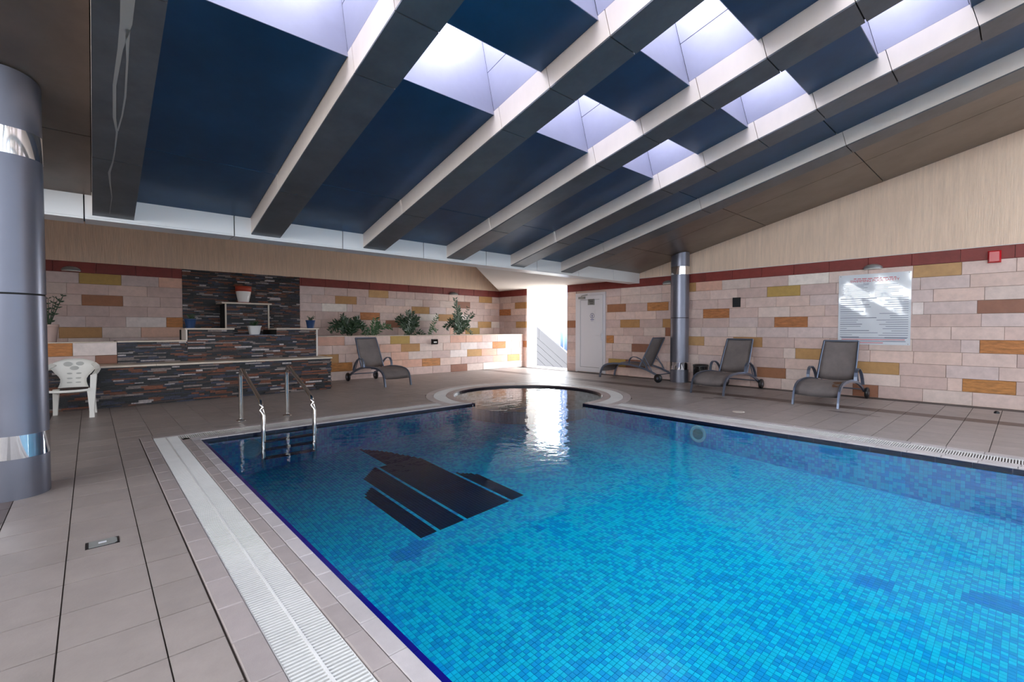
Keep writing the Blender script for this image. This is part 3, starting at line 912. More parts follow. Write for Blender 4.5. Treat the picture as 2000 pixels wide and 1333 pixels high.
MB().box(0.33, 1.30, T1Y - 0.03, 10.75, 1.021, 1.043).build('tier_slab', M['marble'], fw)
MB().box(1.27, 2.06, T1Y - 0.03, 10.85, 1.236, 1.262).build('tier_slab', M['marble'], fw)
MB().box(2.81, 3.66, T1Y - 0.03, 10.85, 1.236, 1.262).build('tier_slab', M['marble'], fw)
MB().box(1.285, 1.308, T1Y - 0.02, 10.85, 1.045, 1.234).build('edge_trim', M['plaster'], fw)
MB().box(3.601, 3.63, T1Y - 0.03, T1Y + .02, 0.666, 1.234).build('edge_trim', M['plaster'], fw)
MB().box(2.06, 2.81, T1Y - 0.035, 11.2, 1.121, 1.135).build('spill_ledge', mat('spill_ledge', c(58, 66, 92), 0.12), fw)
MB().box(2.12, 3.12, 11.74, 12.38, 1.801, 1.835).build('pedestal_slab', M['marble'], fw)
for x0 in (2.185, 3.045):
    MB().box(x0, x0 + 0.03, 11.775, 11.80, 0.9, 1.80).build('corner_trim', M['marble'], fw)
# sandstone planter on the left, behind the chair
pl = empty('planter', (-1.0, T1Y, 0.66)); tag(pl, 'low sandstone planter left of the dark slate fountain wall', 'planter')
MB().box(-2.2, 0.325, T1Y + 0.03, T1Y + 0.14, 0.666, 1.01).build('wall_core', M['mortar'], pl)
courses(pl, 'y-', T1Y, -2.2, 0.325, [1.02, 0.81, 0.666], [(0, -.80, -.22, 'r'), (0, -.22, .325, 'w'), (1, .05, .325, 'b')])
MB().box(-2.2, 0.325, T1Y - 0.005, T1Y + 0.14, 1.0205, 1.035).build('coping', M['marble'], pl)
MB().box(-2.2, 0.325, T1Y + 0.145, YB - 0.01, 0.9, 0.98).build('soil', M['soil'], pl)
# long sandstone planter on the right
PFY = 11.2
pr_ = empty('planter', (7.2, PFY, 0)); tag(pr_, 'long pale sandstone planter with leafy plants against the back wall', 'planter')
MB().box(3.95, XR - 0.012, PFY + 0.03, PFY + 0.16, 0, 1.05).build('wall_core', M['mortar'], pr_)
PFA = [(0, 5.82, 6.39, 'y'), (0, 7.71, 8.27, 'p'), (1, 6.13, 6.7, 'o'), (1, 9.29, 9.83, 'r'), (2, 3.95, 4.45, 'o'), (2, 5.84, 6.35, 'p'), (2, 8.31, 8.86, 'o'),
       (3, 3.95, 4.79, 's'), (3, 6.77, 7.36, 'r'), (3, 9.92, 10.44, 'o'), (4, 7.72, 8.31, 'b')]
courses(pr_, 'y-', PFY, 3.95, XR - 0.01, [1.06, .848, .636, .424, .212, 0.0], PFA, odds=0.22)
MB().box(3.66, XR - .01, PFY - 0.012, PFY + 0.16, 1.0605, 1.078).build('coping', M['marble'], pr_)
MB().box(3.95, XR - .01, PFY + 0.165, YB - 0.01, 0.92, 0.99).build('soil', M['soil'], pr_)

# ------------------------------------------------------------------ columns
def column(x, y, r, label):
    root = empty('column', (x, y, 0)); tag(root, label, 'column')
    n = 48
    def seg(name, z0, z1, rr, m, top=False):
        vs, fs = [], []
        for k in range(n):
            a = 2 * math.pi * k / n; px, py = x + rr * math.cos(a), y + rr * math.sin(a)
            vs.append((px, py, z0))
        for k in range(n):
            a = 2 * math.pi * k / n; px, py = x + rr * math.cos(a), y + rr * math.sin(a)
            vs.append((px, py, (roof(px, py, PT)[2] - 0.002) if top else z1))
        mb = MB(); mb.add(vs, [(k, (k + 1) % n, n + (k + 1) % n, n + k) for k in range(n)], True)
        mb.add(vs[:n], [tuple(range(n))[::-1]]); mb.add(vs[n:], [tuple(range(n))])
        mb.build(name, m, root)
    seg('base_shell', 0.0, 0.300, r, M['colpaint'])
    seg('mirror_band', 0.300, 0.470, r + 0.003, M['mirror'])
    seg('lower_shell', 0.470, 1.500, r, M['colpaint'])
    seg('seam', 1.500, 1.514, r - 0.006, M['core'])
    seg('upper_shell', 1.514, 2.510, r, M['colpaint'])
    seg('mirror_band', 2.510, 2.700, r + 0.003, M['mirror'])
    seg('top_shell', 2.700, 3.0, r, M['colpaint'], top=True)
column(-0.455, 5.12, 0.205, 'large silver round column at the left edge with mirror bands')
column(10.30, 5.52, 0.205, 'slim-looking far silver column between the loungers by the right wall')

# ------------------------------------------------------------------ door, wall fittings
d1 = empty('door_1', (XR, (DY0 + DY1) / 2, 0)); tag(d1, None, None, kind='structure')
fm = MB()
fm.box(XR - 0.02, XR + 0.03, DY0 + .004, DY0 + 0.075, 0.0, DZ - .004); fm.box(XR - 0.02, XR + 0.03, DY1 - 0.075, DY1 - .004, 0.0, DZ - .004)
fm.box(XR - 0.02, XR + 0.03, DY0 + 0.075, DY1 - 0.075, DZ - 0.075, DZ - .004)
fm.build('door_frame', M['pvc'], d1)
lf = MB()
a, b = DY0 + 0.08, DY1 - 0.08
lf.box(XR - 0.035, XR + 0.02, a, a + 0.11, 0.02, DZ - 0.08); lf.box(XR - 0.035, XR + 0.02, b - 0.11, b, 0.02, DZ - 0.08)
lf.box(XR - 0.035, XR + 0.02, a + .11, b - .11, 0.02, 0.15); lf.box(XR - 0.035, XR + 0.02, a + .11, b - .11, DZ - 0.20, DZ - 0.08)
leaf = lf.build('door_leaf', M['pvc'], d1)
MB().box(XR - 0.022, XR + 0.018, a + .118, b - .118, 0.158, DZ - 0.208).build('door_panel', M['pvc'], d1)
MB().box(XR - 0.012, XR + 0.012, a + .109, b - .109, 0.148, DZ - 0.198).build('panel_seal', M['black'], d1)
hd = MB().box(XR - 0.055, XR - 0.036, DY0 + 0.11, DY0 + 0.15, 0.93, 1.14)
hd.tube([(XR - 0.05, DY0 + 0.13, 1.08), (XR - 0.09, DY0 + 0.13, 1.08), (XR - 0.09, DY0 + 0.27, 1.08)], 0.011)
hd.build('door_handle', M['pvc'], d1)
MB().lathe([(0.014, 0.0), (0.014, 0.02)], 12).build('keyhole', M['black'], d1).matrix_basis = d1.matrix_basis.inverted() @ Matrix.Translation((XR - 0.056, DY0 + 0.13, 0.97)) @ Matrix.Rotation(-math.pi / 2, 4, 'Y')
cl = MB().box(XR - 0.09, XR - 0.036, DY1 - 0.38, DY1 - 0.16, DZ - 0.175, DZ - 0.115)
cl.tube([(XR - 0.06, DY1 - 0.25, DZ - 0.10), (XR - 0.16, DY1 - 0.35, DZ - 0.09), (XR - 0.03, DY1 - 0.45, DZ - 0.055)], 0.010, 6)
cl.build('door_closer', M['sign_grey'], d1)
sg = MB().box(XR - 0.040, XR - 0.024, 8.24, 8.47, 1.93, 2.10).build('sign_plate', M['sign_grey'], d1)
tx = MB()
for i, z in enumerate((2.065, 2.035, 2.005, 1.965)):
    tx.box(XR - 0.042, XR - 0.0405, 8.27 + .01 * (i % 2), 8.44 - .012 * i, z - .008, z + .008)
tx.build('sign_lines', M['dark_frame'], sg)
sh = MB().box(XR - 0.026, XR - 0.0225, 8.22, 8.42, 1.42, 1.78).build('paper_notice', M['pvc'], d1)
ic = MB()
cy_, cz_ = 8.32, 1.62
for k in range(28):
    a_, b_ = 2 * math.pi * k / 28, 2 * math.pi * (k + 1) / 28
    ic.add([(XR - 0.0268, cy_ + r * math.cos(t), cz_ + r * math.sin(t)) for r, t in ((.062, a_), (.062, b_), (.075, b_), (.075, a_))], [(0, 1, 2, 3), (3, 2, 1, 0)])
ic.box(XR - 0.0272, XR - 0.0265, cy_ - .012, cy_ + .012, cz_ - .02, cz_ + .02)
ic.box(XR - 0.0272, XR - 0.0265, cy_ - .024, cy_ + .024, cz_ + .004, cz_ + .012)
ic.box(XR - 0.0272, XR - 0.0265, cy_ - .010, cy_ + .010, cz_ + .026, cz_ + .042)
ic.box(XR - 0.0272, XR - 0.0265, cy_ - .014, cy_ - .004, cz_ - .05, cz_ - .02); ic.box(XR - 0.0272, XR - 0.0265, cy_ + .004, cy_ + .014, cz_ - .05, cz_ - .02)
ic.box(XR - 0.0272, XR - 0.0265, cy_ - .06, cy_ + .06, 1.505, 1.522); ic.box(XR - 0.0272, XR - 0.0265, cy_ - .045, cy_ + .045, 1.472, 1.480)
ic.build('notice_pictogram', M['ink_blue'], sh)

def wall_lamp(side, a, z, label, w_=0.29):
    p = (XR, a, z) if side == 'x-' else (a, YB, z)
    root = empty('wall_lamp', p); tag(root, label, 'wall lamp', 'half-dome wall lamps')
    vs, fs = [], []
    nu, nv = 16, 7
    for i in range(nv + 1):
        ph = math.pi / 2 * i / nv
        for k in range(nu + 1):
            th = math.pi * k / nu
            u, v, zz = math.cos(th) * math.cos(ph) * w_ / 2, -math.sin(th) * math.cos(ph) * 0.14, math.sin(ph) * 0.085
            vs.append((p[0] + u, p[1] - 0.008 + v, p[2] + zz) if side == 'y-' else (p[0] - 0.008 + v, p[1] + u, p[2] + zz))
    for i in range(nv):
        for k in range(nu):
            q = i * (nu + 1) + k; fs.append((q, q + 1, q + nu + 2, q + nu + 1))
    MB().add(vs, fs, True).build('shade', M['lamp_shell'], root)
    n = nu + 1
    gl = [Vector(vs[k]) * 1.0 for k in range(n)]
    cen = Vector(p)
    gl = [cen + (q - cen) * 0.93 + Vector((0, 0, -0.012)) for q in gl]
    MB().add(gl + [q + Vector((0, 0, 0.02)) for q in gl], [tuple(range(n)), tuple(range(n, 2 * n))[::-1]] + [(k, k + 1, n + k + 1, n + k) for k in range(n - 1)]).build('diffuser', M['lamp_glass'], root)
wall_lamp('x-', 1.93, 2.345, 'grey half-dome wall lamp above the white safety poster')
wall_lamp('x-', 5.98, 2.36, 'grey half-dome wall lamp partly hidden by the far column')
wall_lamp('y-', -0.26, 2.372, 'half-dome wall lamp on the dark red band beside the near column')
wall_lamp('y-', 8.65, 2.345, 'half-dome wall lamp above the tallest planter plant', 0.33)

al = empty('alarm_sounder', (XR, 0.39, 2.29)); tag(al, 'square red fire alarm sounder on the red band, far right', 'alarm')
vs = []
MB().box(XR - 0.03, XR - 0.008, 0.315, 0.465, 2.29, 2.48).build('base_plate', M['alarm'], al)
mb = MB(); mb.add([(XR - .03, .315, 2.29), (XR - .03, .465, 2.29), (XR - .03, .465, 2.48), (XR - .03, .315, 2.48), (XR - .075, .335, 2.31), (XR - .075, .445, 2.31), (XR - .075, .445, 2.46), (XR - .075, .335, 2.46)],
                [(0, 4, 5, 1), (1, 5, 6, 2), (2, 6, 7, 3), (3, 7, 4, 0), (4, 7, 6, 5)])
mb.build('housing', M['alarm'], al)
MB().lathe([(0.05, 0), (0.045, 0.006), (0.02, 0.008)], 20).build('sounder_disc', mat('alarm_dark', c(130, 8, 22), 0.3), al).matrix_basis = al.matrix_basis.inverted() @ Matrix.Translation((XR - 0.075, 0.39, 2.40)) @ Matrix.Rotation(-math.pi / 2, 4, 'Y')
sp = empty('wall_speaker', (XR, 4.34, 1.73)); tag(sp, 'small black rectangular plate on the stone wall right of the far column', 'wall plate')
MB().box(XR - 0.025, XR - 0.008, 4.255, 4.42, 1.73, 1.94).build('plate', M['black'], sp)
mb = MB()
for i in range(6): mb.box(XR - 0.029, XR - 0.0255, 4.275, 4.40, 1.75 + i * .03, 1.765 + i * .03)
mb.build('grille', M['dark_frame'], sp)
em = empty('emergency_light', (7.15, PFY, 0.86)); tag(em, 'small black bulkhead light on the planter front', 'bulkhead light')
X0, X1 = 7.06, 7.27
mb = MB(); mb.add([(X0, PFY - .008, .81), (X1, PFY - .008, .81), (X1, PFY - .008, .965), (X0, PFY - .008, .965), (X0 + .02, PFY - .06, .83), (X1 - .02, PFY - .06, .83), (X1 - .02, PFY - .06, .945), (X0 + .02, PFY - .06, .945)],
                [(0, 1, 5, 4), (1, 2, 6, 5), (2, 3, 7, 6), (3, 0, 4, 7), (4, 5, 6, 7), (3, 2, 1, 0)])
mb.build('housing', M['gloss_black'], em)
MB().box(X0 + .05, X1 - .06, PFY - .064, PFY - .0605, .86, .895).build('lens', M['lamp_glass'], em)

# ------------------------------------------------------------------ safety poster
po = empty('safety_poster', (XR, 1.91, 0.96)); tag(po, 'glossy white pool safety poster with red heading on the right wall', 'poster')
P0, P1, PZ0, PZ1 = 1.385, 2.445, 0.962, 2.255     # text reads from high y to low y
PX = XR - 0.014
nx_, nz_ = 14, 14
vs, fs = [], []
for i in range(nz_ + 1):
    for j in range(nx_ + 1):
        yy = P1 + (P0 - P1) * j / nx_; zz = PZ0 + (PZ1 - PZ0) * i / nz_
        vs.append((PX - 0.004 * math.sin(j * 0.9 + i * .5) * math.sin(i * 0.55), yy, zz))
for i in range(nz_):
    for j in range(nx_):
        q = i * (nx_ + 1) + j; fs.append((q, q + 1, q + nx_ + 2, q + nx_ + 1))
nb_ = len(vs)
MB().add(vs, fs, True).build('sheet', M['paper'], po)
MB().box(PX + 0.0045, PX + 0.006, P0, P1, PZ0, PZ1).build('sheet_back', M['paper'], po)
def pbar(mb, u0, u1, v, h):      # u 0..1 left to right, v 0..1 from the top
    y0 = P1 + (P0 - P1) * u0; y1 = P1 + (P0 - P1) * u1; z = PZ1 - (PZ1 - PZ0) * v
    mb.box(PX - 0.0062, PX - 0.0050, min(y0, y1), max(y0, y1), z - h / 2, z + h / 2)
pr2 = random.Random(3)
dk, rd = MB(), MB()
v = 0.36
llen = [.52, .46, .30, .42, .44, .20, .34, .28, .38, .52, .26, .24, .32, .30, .10, .42, .54, .18, .28]
v = 0.345
for i, l in enumerate(llen):
    pbar(dk, .03, .03 + l, v, 0.008 if i % 3 else 0.012)
    pbar(dk, .97 - pr2.uniform(.18, .42), .97, v + .004, 0.008)
    v += 0.0305
for i in range(9):
    pbar(dk, .06 + .02 * (i % 3), .36 + .1 * pr2.random(), .15 + i * .021, .006)
    pbar(dk, .52, .60 + .34 * pr2.random(), .16 + i * .021, .006)
for i in range(4):
    pbar(rd if i % 2 else dk, .05 + .02 * pr2.random() + (.26 if i == 3 else 0), .96 - .03 * pr2.random() - (.3 if i == 3 else 0), .905 + i * .023, .011)
u = .22
while u < .80:
    l = pr2.uniform(.02, .07); pbar(rd, u, u + l, .062 + pr2.uniform(-.006, .006), .012); u += l + .015
o = dk.build('printed_lines', M['ink'], po); o['kind'] = 'stuff'
o = rd.build('printed_red_lines', M['ink_red'], po); o['kind'] = 'stuff'
def text(body, size, u, v, m, parent):
    cu = bpy.data.curves.new('lettering', 'FONT'); cu.body = body; cu.size = size; cu.extrude = 0.0004; cu.align_x = 'LEFT'
    to = bpy.data.objects.new('lettering', cu)
    COL.objects.link(to)
    dg = bpy.context.evaluated_depsgraph_get()
    me = bpy.data.meshes.new_from_object(to.evaluated_get(dg))
    bpy.data.objects.remove(to)
    me.materials.clear(); me.materials.append(m)
    o = link('lettering', me, None, parent)
    y = P1 + (P0 - P1) * u; z = PZ1 - (PZ1 - PZ0) * v
    o.matrix_parent_inverse = Matrix()
    o.matrix_basis = parent.matrix_basis.inverted() @ Matrix(((0, 0, -1, PX - 0.0056), (-1, 0, 0, y), (0, 1, 0, z), (0, 0, 0, 1)))
text('SWIMMING POOL SAFETY', 0.062, .17, .112, M['ink_red'], po)
text('RULES', 0.030, .36, .142, M['ink'], po)
for yy, zz in ((P0 + .03, PZ0 + .02), (P1 - .03, PZ0 + .02), (P0 + .03, PZ1 - .02), (P1 - .03, PZ1 - .02)):
    MB().box(PX - 0.009, PX - 0.002, yy - .006, yy + .006, zz - .006, zz + .006).build('fixing_screw', M['sign_grey'], po)

# ------------------------------------------------------------------ ladder
ld = empty('pool_ladder', (1.8, 6.6, 0)); tag(ld, 'stainless steel pool ladder with two handrails and sunken steps', 'ladder')
LX = (1.50, 2.09)
for x in LX:
    pts = [(x, 7.17, 0.0), (x, 7.17, 0.60)]
    for k in range(1, 7):
        t = k / 6; a = math.pi / 2 * t
        pts.append((x, 7.17 - 0.07 * (1 - math.cos(a)) - .02 * t, 0.60 + 0.10 * math.sin(a)))
    pts += [(x, 7.03, 0.695), (x, 6.9, 0.645), (x, 6.3, 0.435), (x, 6.22, 0.40)]
    for k in range(1, 6):
        t = k / 5; a = math.radians(70) * t
        pts.append((x, 6.22 - 0.14 * math.sin(a + .3) + .041, 0.40 - 0.14 * (1 - math.cos(a + .25)) + .004))
    pts += [(x, 6.075, 0.22), (x, 6.07, 0.0), (x, 6.07, -0.40)]
    MB().tube(pts, 0.0245, 14).build('handrail', M['steel'], ld)
    MB().lathe([(0.058, 0.001), (0.055, 0.010), (0.028, 0.016), (0.024, 0.03)], 24, x, 7.17).build('floor_flange', M['steel'], ld)
for i in range(3):
    z = -0.09 - i * 0.10
    MB().box(LX[0], LX[1], 6.045, 6.115, z - 0.014, z + 0.006).build('step', mat('ladder_step', c(28, 44, 70), 0.4) if i == 0 else bpy.data.materials['ladder_step'], ld)

# ------------------------------------------------------------------ loungers
def lounger(x, y, rz, label, rust=False):
    """foot end centre at local origin, body runs along +y"""
    root = empty('sun_lounger', (x, y, 0)); root.rotation_euler = (0, 0, rz)
    tag(root, label, 'lounger', 'mesh sun loungers')
    bpy.context.view_layer.update()
    R = lambda mb, name, m, par=None: mk(mb, name, m, par)
    def mk(mb, name, m, par):
        o = link(name, mb.mesh(name), m, par or root)
        o.matrix_parent_inverse = Matrix()
        return o
    W2 = 0.315
    rail = [(0.0, 0.0), (0.015, 0.08), (0.04, 0.17), (0.08, 0.25), (0.14, 0.31), (0.24, 0.352), (0.42, 0.378), (0.65, 0.385), (0.9, 0.372), (1.15, 0.335), (1.38, 0.275), (1.56, 0.205), (1.70, 0.135)]
    for s in (-1, 1):
        mk(MB().band([(s * W2, a, b) for a, b in rail], 0.028, 0.045, (1, 0, 0)), 'side_rail', M['alu'], None)
        arm = [(0.90, 0.375), (0.905, 0.44), (0.925, 0.505), (0.965, 0.55), (1.03, 0.572), (1.12, 0.565), (1.22, 0.525), (1.31, 0.455), (1.38, 0.37), (1.43, 0.27)]
        mk(MB().band([(s * (W2 + 0.035), a, b) for a, b in arm], 0.048, 0.016, (1, 0, 0)), 'armrest', M['alu'], None)
        wl_ = mk(MB().lathe([(0.03, -0.024), (0.092, -0.024), (0.100, -0.014), (0.100, 0.014), (0.092, 0.024), (0.03, 0.024)], 24), 'wheel', M['black'], None)
        wl_.location = (s * (W2 + 0.045), 1.70, 0.1005); wl_.rotation_euler = (0, math.pi / 2, 0)
        hb = mk(MB().lathe([(0.03, -0.027), (0.03, 0.027)], 14), 'hub', M['alu'], wl_)
    # backrest: frame tubes, sling, stay
    hy, hz, ty, tz = 1.16, 0.355, 1.50, 1.03
    for s in (-1, 1):
        xs = s * (W2 - 0.035)
        mk(MB().tube([(xs, hy, hz), (xs * 0.98, (hy + ty) / 2, (hz + tz) / 2), (xs * 0.93, ty, tz)], 0.017, 8), 'back_tube', M['alu'], None)
        mk(MB().tube([(xs, hy + 0.12, hz + 0.24), (xs, 1.50, 0.235)], 0.010, 6), 'back_stay', M['alu'], None)
    mk(MB().tube([(-(W2 - .035) * .93, ty, tz), ((W2 - .035) * .93, ty, tz)], 0.017, 8), 'top_bar', M['alu'], None)
    def sling(path, wf, name, th=0.006, sag=0.012):
        vs, fs = [], []
        n, m_ = len(path), 8
        for i, (a, b) in enumerate(path):
            for k in range(m_ + 1):
                u = -1 + 2 * k / m_
                vs.append((u * wf(i / (n - 1)), a, b - sag * (1 - u * u)))
        for i in range(n - 1):
            for k in range(m_):
                q = i * (m_ + 1) + k; fs.append((q, q + 1, q + m_ + 2, q + m_ + 1))
        b0 = len(vs)
        vs2 = vs + [(x_, y_, z_ - th) for x_, y_, z_ in vs]
        fs2 = fs + [tuple(b0 + j for j in f[::-1]) for f in fs]
        for i in range(n - 1):
            for e_ in (0, m_):
                q = i * (m_ + 1) + e_; fs2.append((q, q + m_ + 1, b0 + q + m_ + 1, b0 + q))
        for e_ in (0, n - 1):
            for k in range(m_):
                q = e_ * (m_ + 1) + k; fs2.append((q, q + 1, b0 + q + 1, b0 + q))
        mk(MB().add(vs2, fs2, True), name, M['sling'], None)
    seat_path = [(0.035, 0.17), (0.075, 0.25), (0.135, 0.312), (0.24, 0.355), (0.42, 0.380), (0.65, 0.387), (0.9, 0.374), (1.14, 0.345)]
    sling(seat_path, lambda t: W2 - 0.012, 'seat_sling')
    bp_ = [(hy + (ty - hy) * t, hz + 0.012 + (tz - hz) * t) for t in (0.0, .2, .4, .6, .8, .94, 1.0)]
    sling(bp_, lambda t: (W2 - 0.035) * (1 - .07 * t), 'back_sling', th=0.008, sag=0.02)
    if rust:
        for cx_, cy_, rx_, ry_ in ((0.235, 0.30, 0.05, 0.17), (0.20, 0.42, 0.055, 0.07)):
            vs_ = []
            for k in range(16):
                a = 2 * math.pi * k / 16; w_ = 1 + 0.18 * math.sin(3 * a + cx_ * 40)
                px_, py_ = cx_ + rx_ * w_ * math.cos(a), cy_ + ry_ * w_ * math.sin(a)
                py_ = max(0.14, py_)
                zz_ = 0.312 + (py_ - .135) / .105 * .043 if py_ < .24 else 0.355 + (py_ - .24) / .18 * .025 if py_ < .42 else 0.380 + (py_ - .42) / .23 * .007
                vs_.append((px_, py_, zz_ + 0.0045 - 0.012 * (1 - (px_ / 0.303) ** 2)))
            mk(MB().add(vs_, [tuple(range(16))]), 'rust_mark', M['rust'], None)
    mk(MB().tube([(-W2, 0.62, 0.36), (W2, 0.62, 0.36)], 0.012, 8), 'cross_bar', M['alu'], None)
    mk(MB().tube([(-W2, 1.62, 0.17), (W2, 1.62, 0.17)], 0.012, 8), 'axle', M['alu'], None)
lounger(4.965, 9.20, math.radians(2), 'mesh sun lounger in front of the sandstone planter, left of the round spa')
lounger(10.11, 7.45, math.radians(180), 'mesh sun lounger seen side-on between the white door and far column')
lounger(8.70, 4.10, math.radians(-90), 'mesh sun lounger just right of the far column, beside the black bin')
lounger(8.62, 2.29, math.radians(-90), 'mesh sun lounger under the white safety poster, rust mark on its seat', rust=True)

# ------------------------------------------------------------------ white garden chair
ch = empty('garden_chair', (-0.22, 9.12, 0)); tag(ch, 'white moulded plastic garden armchair beside the near column', 'chair')
ch.rotation_euler = (0, 0, math.radians(-8))
def chp(mb, name, m=M['white_plastic'], par=None):
    o = link(name, mb.mesh(name), m, par or ch); o.matrix_parent_inverse = Matrix(); return o
SWF, SWB = 0.245, 0.20
def leg_mb(x, y, tx_, ty_, zt):
    mb = MB(); vs = []
    for (px, py, pz, w_, d_) in ((x, y, 0.0, .024, .02), ((x + tx_) / 2, (y + ty_) / 2, zt * .5, .028, .024), (tx_, ty_, zt, .034, .03)):
        vs += [(px - w_, py - d_, pz), (px + w_, py - d_, pz), (px + w_, py + d_, pz), (px - w_, py + d_, pz)]
    mb.add(vs, [(3, 2, 1, 0), (8, 9, 10, 11)] + [(r * 4 + k, r * 4 + (k + 1) % 4, r * 4 + 4 + (k + 1) % 4, r * 4 + 4 + k) for r in (0, 1) for k in range(4)])
    return mb
chp(leg_mb(-0.255, -0.235, -0.235, -0.21, 0.40), 'leg'); chp(leg_mb(0.255, -0.235, 0.235, -0.21, 0.40), 'leg')
chp(leg_mb(-0.215, 0.25, -0.19, 0.19, 0.38), 'leg'); chp(leg_mb(0.215, 0.25, 0.19, 0.19, 0.38), 'leg')
mb = MB()
vs, fs = [], []
for j in range(9):
    v_ = j / 8; yy = -0.26 + 0.46 * v_; zz = 0.40 + 0.015 * math.cos(v_ * 3) - 0.03 * v_
    for i in range(9):
        u = -1 + i / 4; vs.append((u * (0.26 - 0.05 * v_), yy, zz - 0.015 * (1 - u * u)))
for j in range(8):
    for i in range(8):
        q = j * 9 + i; fs.append((q, q + 1, q + 10, q + 9))
n_ = len(vs)
vs2 = vs + [(a, b, z - 0.03) for a, b, z in vs]
fs2 = fs + [tuple(n_ + k for k in f[::-1]) for f in fs]
for i in range(8):
    fs2 += [(i, n_ + i, n_ + i + 1, i + 1), (72 + i, 73 + i, n_ + 73 + i, n_ + 72 + i), (i * 9, i * 9 + 9, n_ + i * 9 + 9, n_ + i * 9), (i * 9 + 8, n_ + i * 9 + 8, n_ + i * 9 + 17, i * 9 + 17)]
mb.add(vs2, fs2, False); chp(mb, 'seat')
# backrest: waisted shell
mb = MB(); vs, fs = [], []
for j in range(11):
    t = j / 10; z = 0.40 + 0.415 * t
    half = 0.165 - 0.025 * math.sin(min(1, t / .5) * math.pi) + 0.095 * max(0, min(1, (t - .3) / .4)) ** 1.5
    if t > .7: half = 0.26 * math.sqrt(max(0.10, 1 - ((t - .70) / .32) ** 2))
    for i in range(9):
        u = -1 + i / 4
        vs.append((u * half, 0.19 + 0.10 * t - 0.05 * u * u, z))
for j in range(10):
    for i in range(8):
        q = j * 9 + i; fs.append((q, q + 1, q + 10, q + 9))
n_ = len(vs)
vs2 = vs + [(a, b + 0.014, z) for a, b, z in vs]
fs2 = [f[::-1] for f in fs] + [tuple(n_ + k for k in f) for f in fs]
for j in range(10):
    fs2 += [(j * 9, j * 9 + 9, n_ + j * 9 + 9, n_ + j * 9), (j * 9 + 8, n_ + j * 9 + 8, n_ + j * 9 + 17, j * 9 + 17)]
fs2 += [(90 + i, 91 + i, n_ + 91 + i, n_ + 90 + i) for i in range(8)]
mb.add(vs2, fs2, True); back = chp(mb, 'backrest')
# pressed flower pattern
mb = MB()
def disc(cx_, cz, rx, rz_):
    t = (cz - 0.40) / 0.415
    pts = [(cx_ + rx * math.cos(2 * math.pi * k / 14), 0.19 + 0.10 * t - 0.05 * ((cx_) / .17) ** 2 - 0.010, cz + rz_ * math.sin(2 * math.pi * k / 14)) for k in range(14)]
    mb.add(pts, [tuple(range(14))])
for cx_, cz, a_, b_ in ((-.07, .735, .05, .035), (.06, .74, .045, .03), (0, .675, .05, .03), (-.05, .60, .03, .012), (.05, .60, .03, .012), (-.05, .53, .035, .012), (.05, .53, .035, .012), (-.05, .47, .035, .01), (.05, .47, .035, .01)):
    disc(cx_, cz, a_, b_)
chp(mb, 'pressed_pattern', M['grey_print'], back)
for s in (-1, 1):
    pts = [(s * 0.215, 0.235, 0.735), (s * 0.262, 0.16, 0.70), (s * 0.285, 0.05, 0.655), (s * 0.288, -0.10, 0.63), (s * 0.28, -0.23, 0.60)]
    chp(MB().band(pts, 0.06, 0.022, (s * .9, .1, .42)), 'armrest')
    chp(leg_mb(s * 0.245, -0.225, s * 0.275, -0.215, 0.60), 'arm_post')

# ------------------------------------------------------------------ pots and plants
def frond(mb, base, tip, droop, nl, ll, mr):
    base, tip = Vector(base), Vector(tip)
    pts = []
    for i in range(9):
        t = i / 8; p = base.lerp(tip, t); p.z += droop * math.sin(math.pi * t); pts.append(p)
    mb.tube(pts, 0.008, 5, r2=0.003)
    for i in range(nl):
        t = 0.18 + 0.82 * i / (nl - 1); k = min(7, int(t * 8)); f = t * 8 - k
        p = pts[k].lerp(pts[k + 1], f); d = (pts[k + 1] - pts[k]).normalized()
        side = d.cross(Vector((0.15, -0.9, 0.35))).normalized()
        for s in (-1, 1):
            u = (side * s * 0.85 + d * 0.55 + Vector((mr.uniform(-.25, .25), mr.uniform(-.3, .3), mr.uniform(-.2, .25)))).normalized()
            w = u.cross(Vector((mr.uniform(-.4, .4), -1, mr.uniform(-.2, .5)))).normalized()
            l = ll * mr.uniform(0.75, 1.15) * (1.1 - 0.4 * abs(t - .5)); b_ = l * 0.19
            nn = u.cross(w).normalized()
            q0, q1, q2, q3, q4 = p, p + u * l * .35 + w * b_ + nn * l * .05, p + u * l, p + u * l * .35 - w * b_ + nn * l * .05, p + u * l * .5
            mb.add([q0, q1, q2, q4, q3], [(0, 1, 3), (1, 2, 3), (0, 3, 4), (3, 2, 4)], False)
def plant(x, y, z, fr, label, m='leaf', seed=1):
    root = empty('planter_plant', (x, y, z)); tag(root, label, 'plant', 'leafy plants in the long planter')
    mr = random.Random(seed)
    for (dx, dy, dz, droop, nl, ll) in fr:
        mb = MB(); frond(mb, (x + mr.uniform(-.03, .03), y + mr.uniform(-.03, .03), z), (x + dx, y + dy, z + dz), droop, nl, ll, mr)
        mb.build('frond', M[m], root)
ZS = 0.988
plant(4.95, 11.7, ZS, [(-.55, -.1, .22, .22, 13, .15), (-.42, .05, .38, .18, 13, .15), (-.22, -.1, .48, .12, 13, .15), (0, .05, .50, .08, 13, .15), (.2, -.05, .50, .12, 13, .14), (.38, .05, .36, .2, 13, .14), (.42, -.15, .12, .3, 13, .14), (-.15, .1, .60, .03, 14, .13), (.25, .1, .52, .2, 12, .11), (-.35, -.2, .2, .3, 12, .14), (.1, -.2, .35, .2, 12, .14)],
      'wide bushy dark green plant at the left end of the planter, behind the lounger', seed=3)
